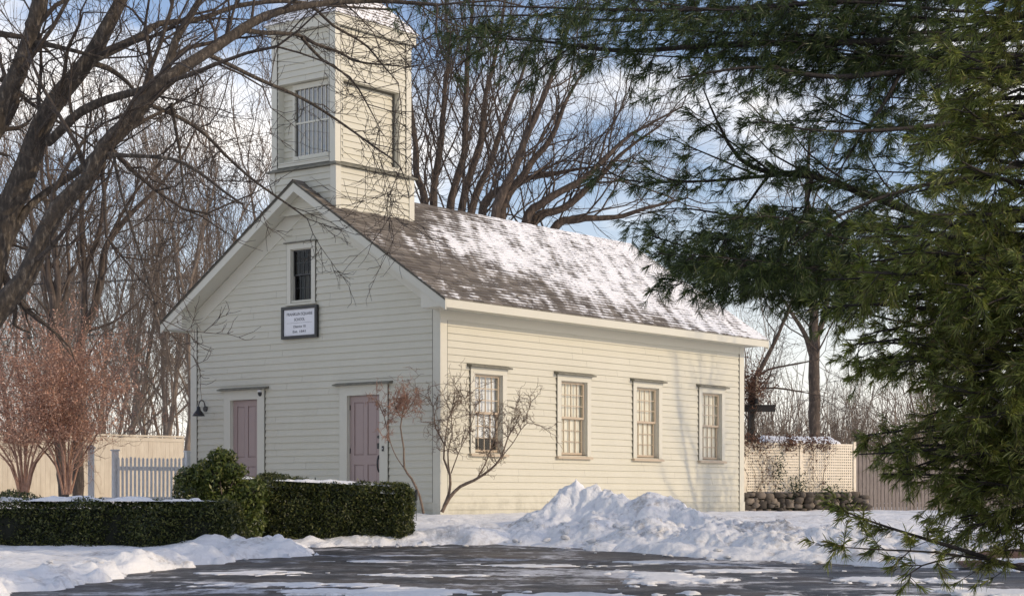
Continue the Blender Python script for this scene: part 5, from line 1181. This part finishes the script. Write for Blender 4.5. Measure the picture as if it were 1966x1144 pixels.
L1 = [
    plimb([(2190, 90, DP, .11), (1960, 70, DP, .085), (1700, 80, DP, .07), (1400, 86, DP + .3, .055), (1200, 98, DP + .5, .04), (1040, 80, DP + .8, .025), (880, 70, DP + 1, .012)], slen=.9),
    plimb([(2190, 130, DP, .09), (1930, 108, DP, .07), (1780, 132, DP - .2, .055), (1600, 148, DP - .4, .045), (1450, 130, DP - .5, .03), (1300, 150, DP - .6, .015)], slen=.9),
    plimb([(1730, 138, DP - .2, .04), (1690, 210, DP - .3, .03), (1640, 280, DP - .4, .02), (1600, 350, DP - .4, .01)], slen=.5),
    plimb([(2190, 520, DP, .11), (1850, 440, DP + .2, .09), (1660, 372, DP + .4, .07), (1560, 338, DP + .5, .06), (1480, 332, DP + .6, .05), (1420, 305, DP + .6, .04), (1380, 240, DP + .6, .025), (1350, 170, DP + .6, .012)], slen=.75, t0=.25),
    plimb([(1500, 335, DP + .6, .04), (1400, 345, DP + .8, .03), (1300, 350, DP + 1, .022), (1200, 345, DP + 1.2, .014), (1130, 300, DP + 1.3, .008)], slen=.55),
    plimb([(2190, 620, DP, .09), (1800, 545, DP + .4, .06), (1600, 520, DP + .8, .04), (1450, 505, DP + 1, .03), (1340, 480, DP + 1.2, .02), (1240, 450, DP + 1.3, .01)], slen=.75, t0=.25, sec=4.6),
    plimb([(2190, 560, DP, .08), (1800, 450, DP + 1, .05), (1600, 430, DP + 1.5, .035), (1450, 420, DP + 1.6, .025), (1300, 400, DP + 1.8, .015), (1200, 420, DP + 2, .008)], slen=.8, t0=.25, sec=4.6),
    plimb([(2190, -20, DP, .10), (1900, -10, DP, .07), (1600, 5, DP, .05), (1300, 20, DP, .035), (1050, 15, DP, .02), (880, 10, DP, .01)], slen=.9, sec=4.2),
    plimb([(2190, 10, DP, .10), (1850, 40, DP + 1, .06), (1500, 30, DP + 1.6, .04), (1200, 40, DP + 2, .03), (1000, 30, DP + 2.2, .02), (830, 40, DP + 2.3, .01)], slen=.9, sec=4.2),
    plimb([(2190, -60, DP, .10), (1800, -70, DP + 1, .06), (1400, -60, DP + 1.6, .04), (1100, -40, DP + 2, .03), (900, -20, DP + 2.2, .02), (760, -10, DP + 2.3, .01)], slen=.9, sec=4.2, droop=.45),
    plimb([(2190, 200, DP, .08), (1900, 230, DP - .5, .05), (1700, 250, DP - .8, .035), (1560, 250, DP - 1, .02), (1450, 230, DP - 1, .01)], slen=.7, t0=.2),
    plimb([(2190, 280, DP, .08), (1900, 330, DP - .5, .05), (1720, 370, DP - .8, .035), (1600, 420, DP - 1, .02), (1520, 470, DP - 1, .01)], slen=.8, t0=.2),
    plimb([(1480, 330, DP + .6, .03), (1430, 400, DP + .7, .022), (1380, 480, DP + .7, .015), (1340, 545, DP + .7, .008)], slen=.55, sec=4.6),
    plimb([(1560, 340, DP + .5, .03), (1540, 420, DP + .5, .022), (1480, 520, DP + .4, .015), (1440, 560, DP + .4, .008)], slen=.5, sec=4.6),
    plimb([(1100, 88, DP + .6, .02), (1040, 130, DP + .7, .014), (980, 170, DP + .8, .007)], slen=.35),
    plimb([(980, 60, DP + .8, .02), (900, 110, DP + .9, .013), (860, 150, DP + .9, .007)], slen=.35),
]
rs = np.random.RandomState(77)
def filler(n, ex, ey, bend, **k):
    for _ in range(n):
        x, y = rs.uniform(*ex), rs.uniform(*ey); D = DP + rs.uniform(-1.2, 2.6); x0, y0 = 2190, y + rs.uniform(20, 200) * bend
        L1.append(plimb([(x0, y0, DP, .05)] + [(x0 + (x - x0) * u, y0 + (y - y0) * u ** .8 + rs.uniform(-14, 14), DP + (D - DP) * u, .035 * (1 - u) + .006) for u in (.3, .5, .7, .85, 1.0)], **k))
filler(10, (820, 1350), (-60, 110), .3, slen=.8, t0=.35, sec=4.2, droop=.55)
filler(5, (1420, 1750), (100, 330), .5, slen=.65, t0=.4, sec=4.5)
filler(5, (1300, 1600), (60, 170), .4, slen=.6, t0=.4, sec=4.5)
for (x0, y0, x1, y1) in ((1620, 345, 1490, 210), (1560, 336, 1440, 250), (1480, 330, 1320, 215), (1700, 250, 1560, 180), (1450, 335, 1260, 255), (1640, 360, 1530, 290), (1400, 345, 1210, 300), (1750, 400, 1640, 250)):
    L1.append(plimb([(x0, y0, DP + .5, .022), ((x0 + x1) / 2 + rs.uniform(-20, 20), (y0 + y1) / 2 + rs.uniform(-10, 30), DP + .4, .016), (x1, y1, DP + rs.uniform(-.5, 1), .008)], slen=.5, t0=.1, sec=4.5, droop=.35))
filler(12, (1190, 1480), (370, 540), .9, slen=.55, t0=.55, sec=5.5)
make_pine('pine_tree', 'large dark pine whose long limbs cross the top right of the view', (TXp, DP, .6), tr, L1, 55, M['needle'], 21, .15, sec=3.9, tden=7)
# dense second pine
def whorled(cx, cy, z0, z1, zt, rad, n, rs, az=None, taper=True):
    out = []
    for k in range(n):
        z = z0 + (z1 - z0) * (k + rs.uniform()) / n; a = rs.uniform(0, 2 * math.pi) if az is None else rs.uniform(*az); L_ = rad(z) * rs.uniform(.75, 1.12); rise = rs.uniform(-.05, .22)
        p = [np.array((cx, cy, z))]; d = np.array((math.cos(a), math.sin(a), rise))
        for j in range(4): p.append(p[-1] + d * L_ / 4 + np.array((0, 0, rs.normal(scale=.04) - .02 * j))); d = d + np.array((rs.normal(scale=.08), rs.normal(scale=.08), .02 if j > 1 else -.02))
        S = spline(np.array(p), .2); out.append((S, np.linspace(.045, .008, len(S)), {})); 
    return out
rs = np.random.RandomState(8); cx2, cy2 = 5.25, 18.0
tr2 = np.array([(cx2, cy2, .3 + z, .15 - .018 * z) for z in np.linspace(0, 7.4, 12)])
prof = lambda z: np.interp(z, [1.3, 1.8, 2.6, 3.4, 4.2, 5.0, 5.8, 7.6], [1.15, 1.45, 1.8, 2.1, 1.95, 1.5, 1.05, .3])
LM = whorled(cx2, cy2, 1.35, 7.6, 11, prof, 120, rs, az=(R(105), R(300))) + whorled(cx2, cy2, 1.3, 3.6, 11, prof, 34, rs, az=(R(130), R(280))) + whorled(cx2, cy2, 1.4, 7.6, 11, prof, 12, rs, az=(R(-60), R(105)))
LOW = [
    # low drooping branch near the bottom right
    plimb([(2040, 1085, 17.8, .05), (1960, 1090, 17.3, .04), (1870, 1062, 17.2, .03), (1780, 1035, 17.1, .022), (1700, 1010, 17, .016), (1630, 985, 16.9, .010), (1580, 965, 16.8, .006)], slen=.40, sec=3.2, tden=5, t0=.15),
    plimb([(1900, 1075, 17.2, .018), (1800, 1060, 17.0, .014), (1700, 1055, 16.8, .010), (1620, 1050, 16.7, .007), (1565, 1045, 16.6, .005)], slen=.30, sec=3.4, tden=5, t0=.1),
    plimb([(1830, 1070, 17, .014), (1770, 1085, 16.8, .010), (1730, 1115, 16.7, .006)], slen=.28, sec=4, tden=6, t0=.1),
]
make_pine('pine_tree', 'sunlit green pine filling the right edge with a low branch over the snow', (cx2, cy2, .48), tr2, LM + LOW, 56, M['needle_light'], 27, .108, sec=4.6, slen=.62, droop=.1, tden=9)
# evergreen outside the frame that shades the plowed snow
rs = np.random.RandomState(9); cx3, cy3 = 12.6, 26.8
tr3 = np.array([(cx3, cy3, .6 + z, .2 - .02 * z) for z in np.linspace(0, 8.2, 10)])
LM = whorled(cx3, cy3, 1.1, 8.4, 9, lambda z: np.interp(z, [1, 3, 6, 8.5], [2.6, 2.8, 2.2, .6]), 60, rs)
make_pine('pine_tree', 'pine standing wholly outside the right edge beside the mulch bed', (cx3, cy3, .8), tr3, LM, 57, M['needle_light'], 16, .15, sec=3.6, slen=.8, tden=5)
# mulch bed at the foot of the dense pine
xs, ys = np.linspace(6.0, 9.6, 60), np.linspace(24.6, 27.6, 50); X, Y = np.meshgrid(xs, ys); q = 1 - np.hypot((X - 7.8) / 1.75, (Y - 26.1) / 1.4); V = np.stack([X, Y, zbase(Y) + .1 + .14 * np.clip(q + .15 * fbm(X * 2, Y * 2, seed=2), -.6, .6)], -1).reshape(-1, 3)
i = np.arange(49)[:, None] * 60 + np.arange(59)[None, :]; mu = link_mesh('mulch_bed', np_mesh('mulch_bed', V, np.stack([i, i + 1, i + 61, i + 60], -1).reshape(-1, 4), True), M['mulch']); mu['kind'] = 'structure'
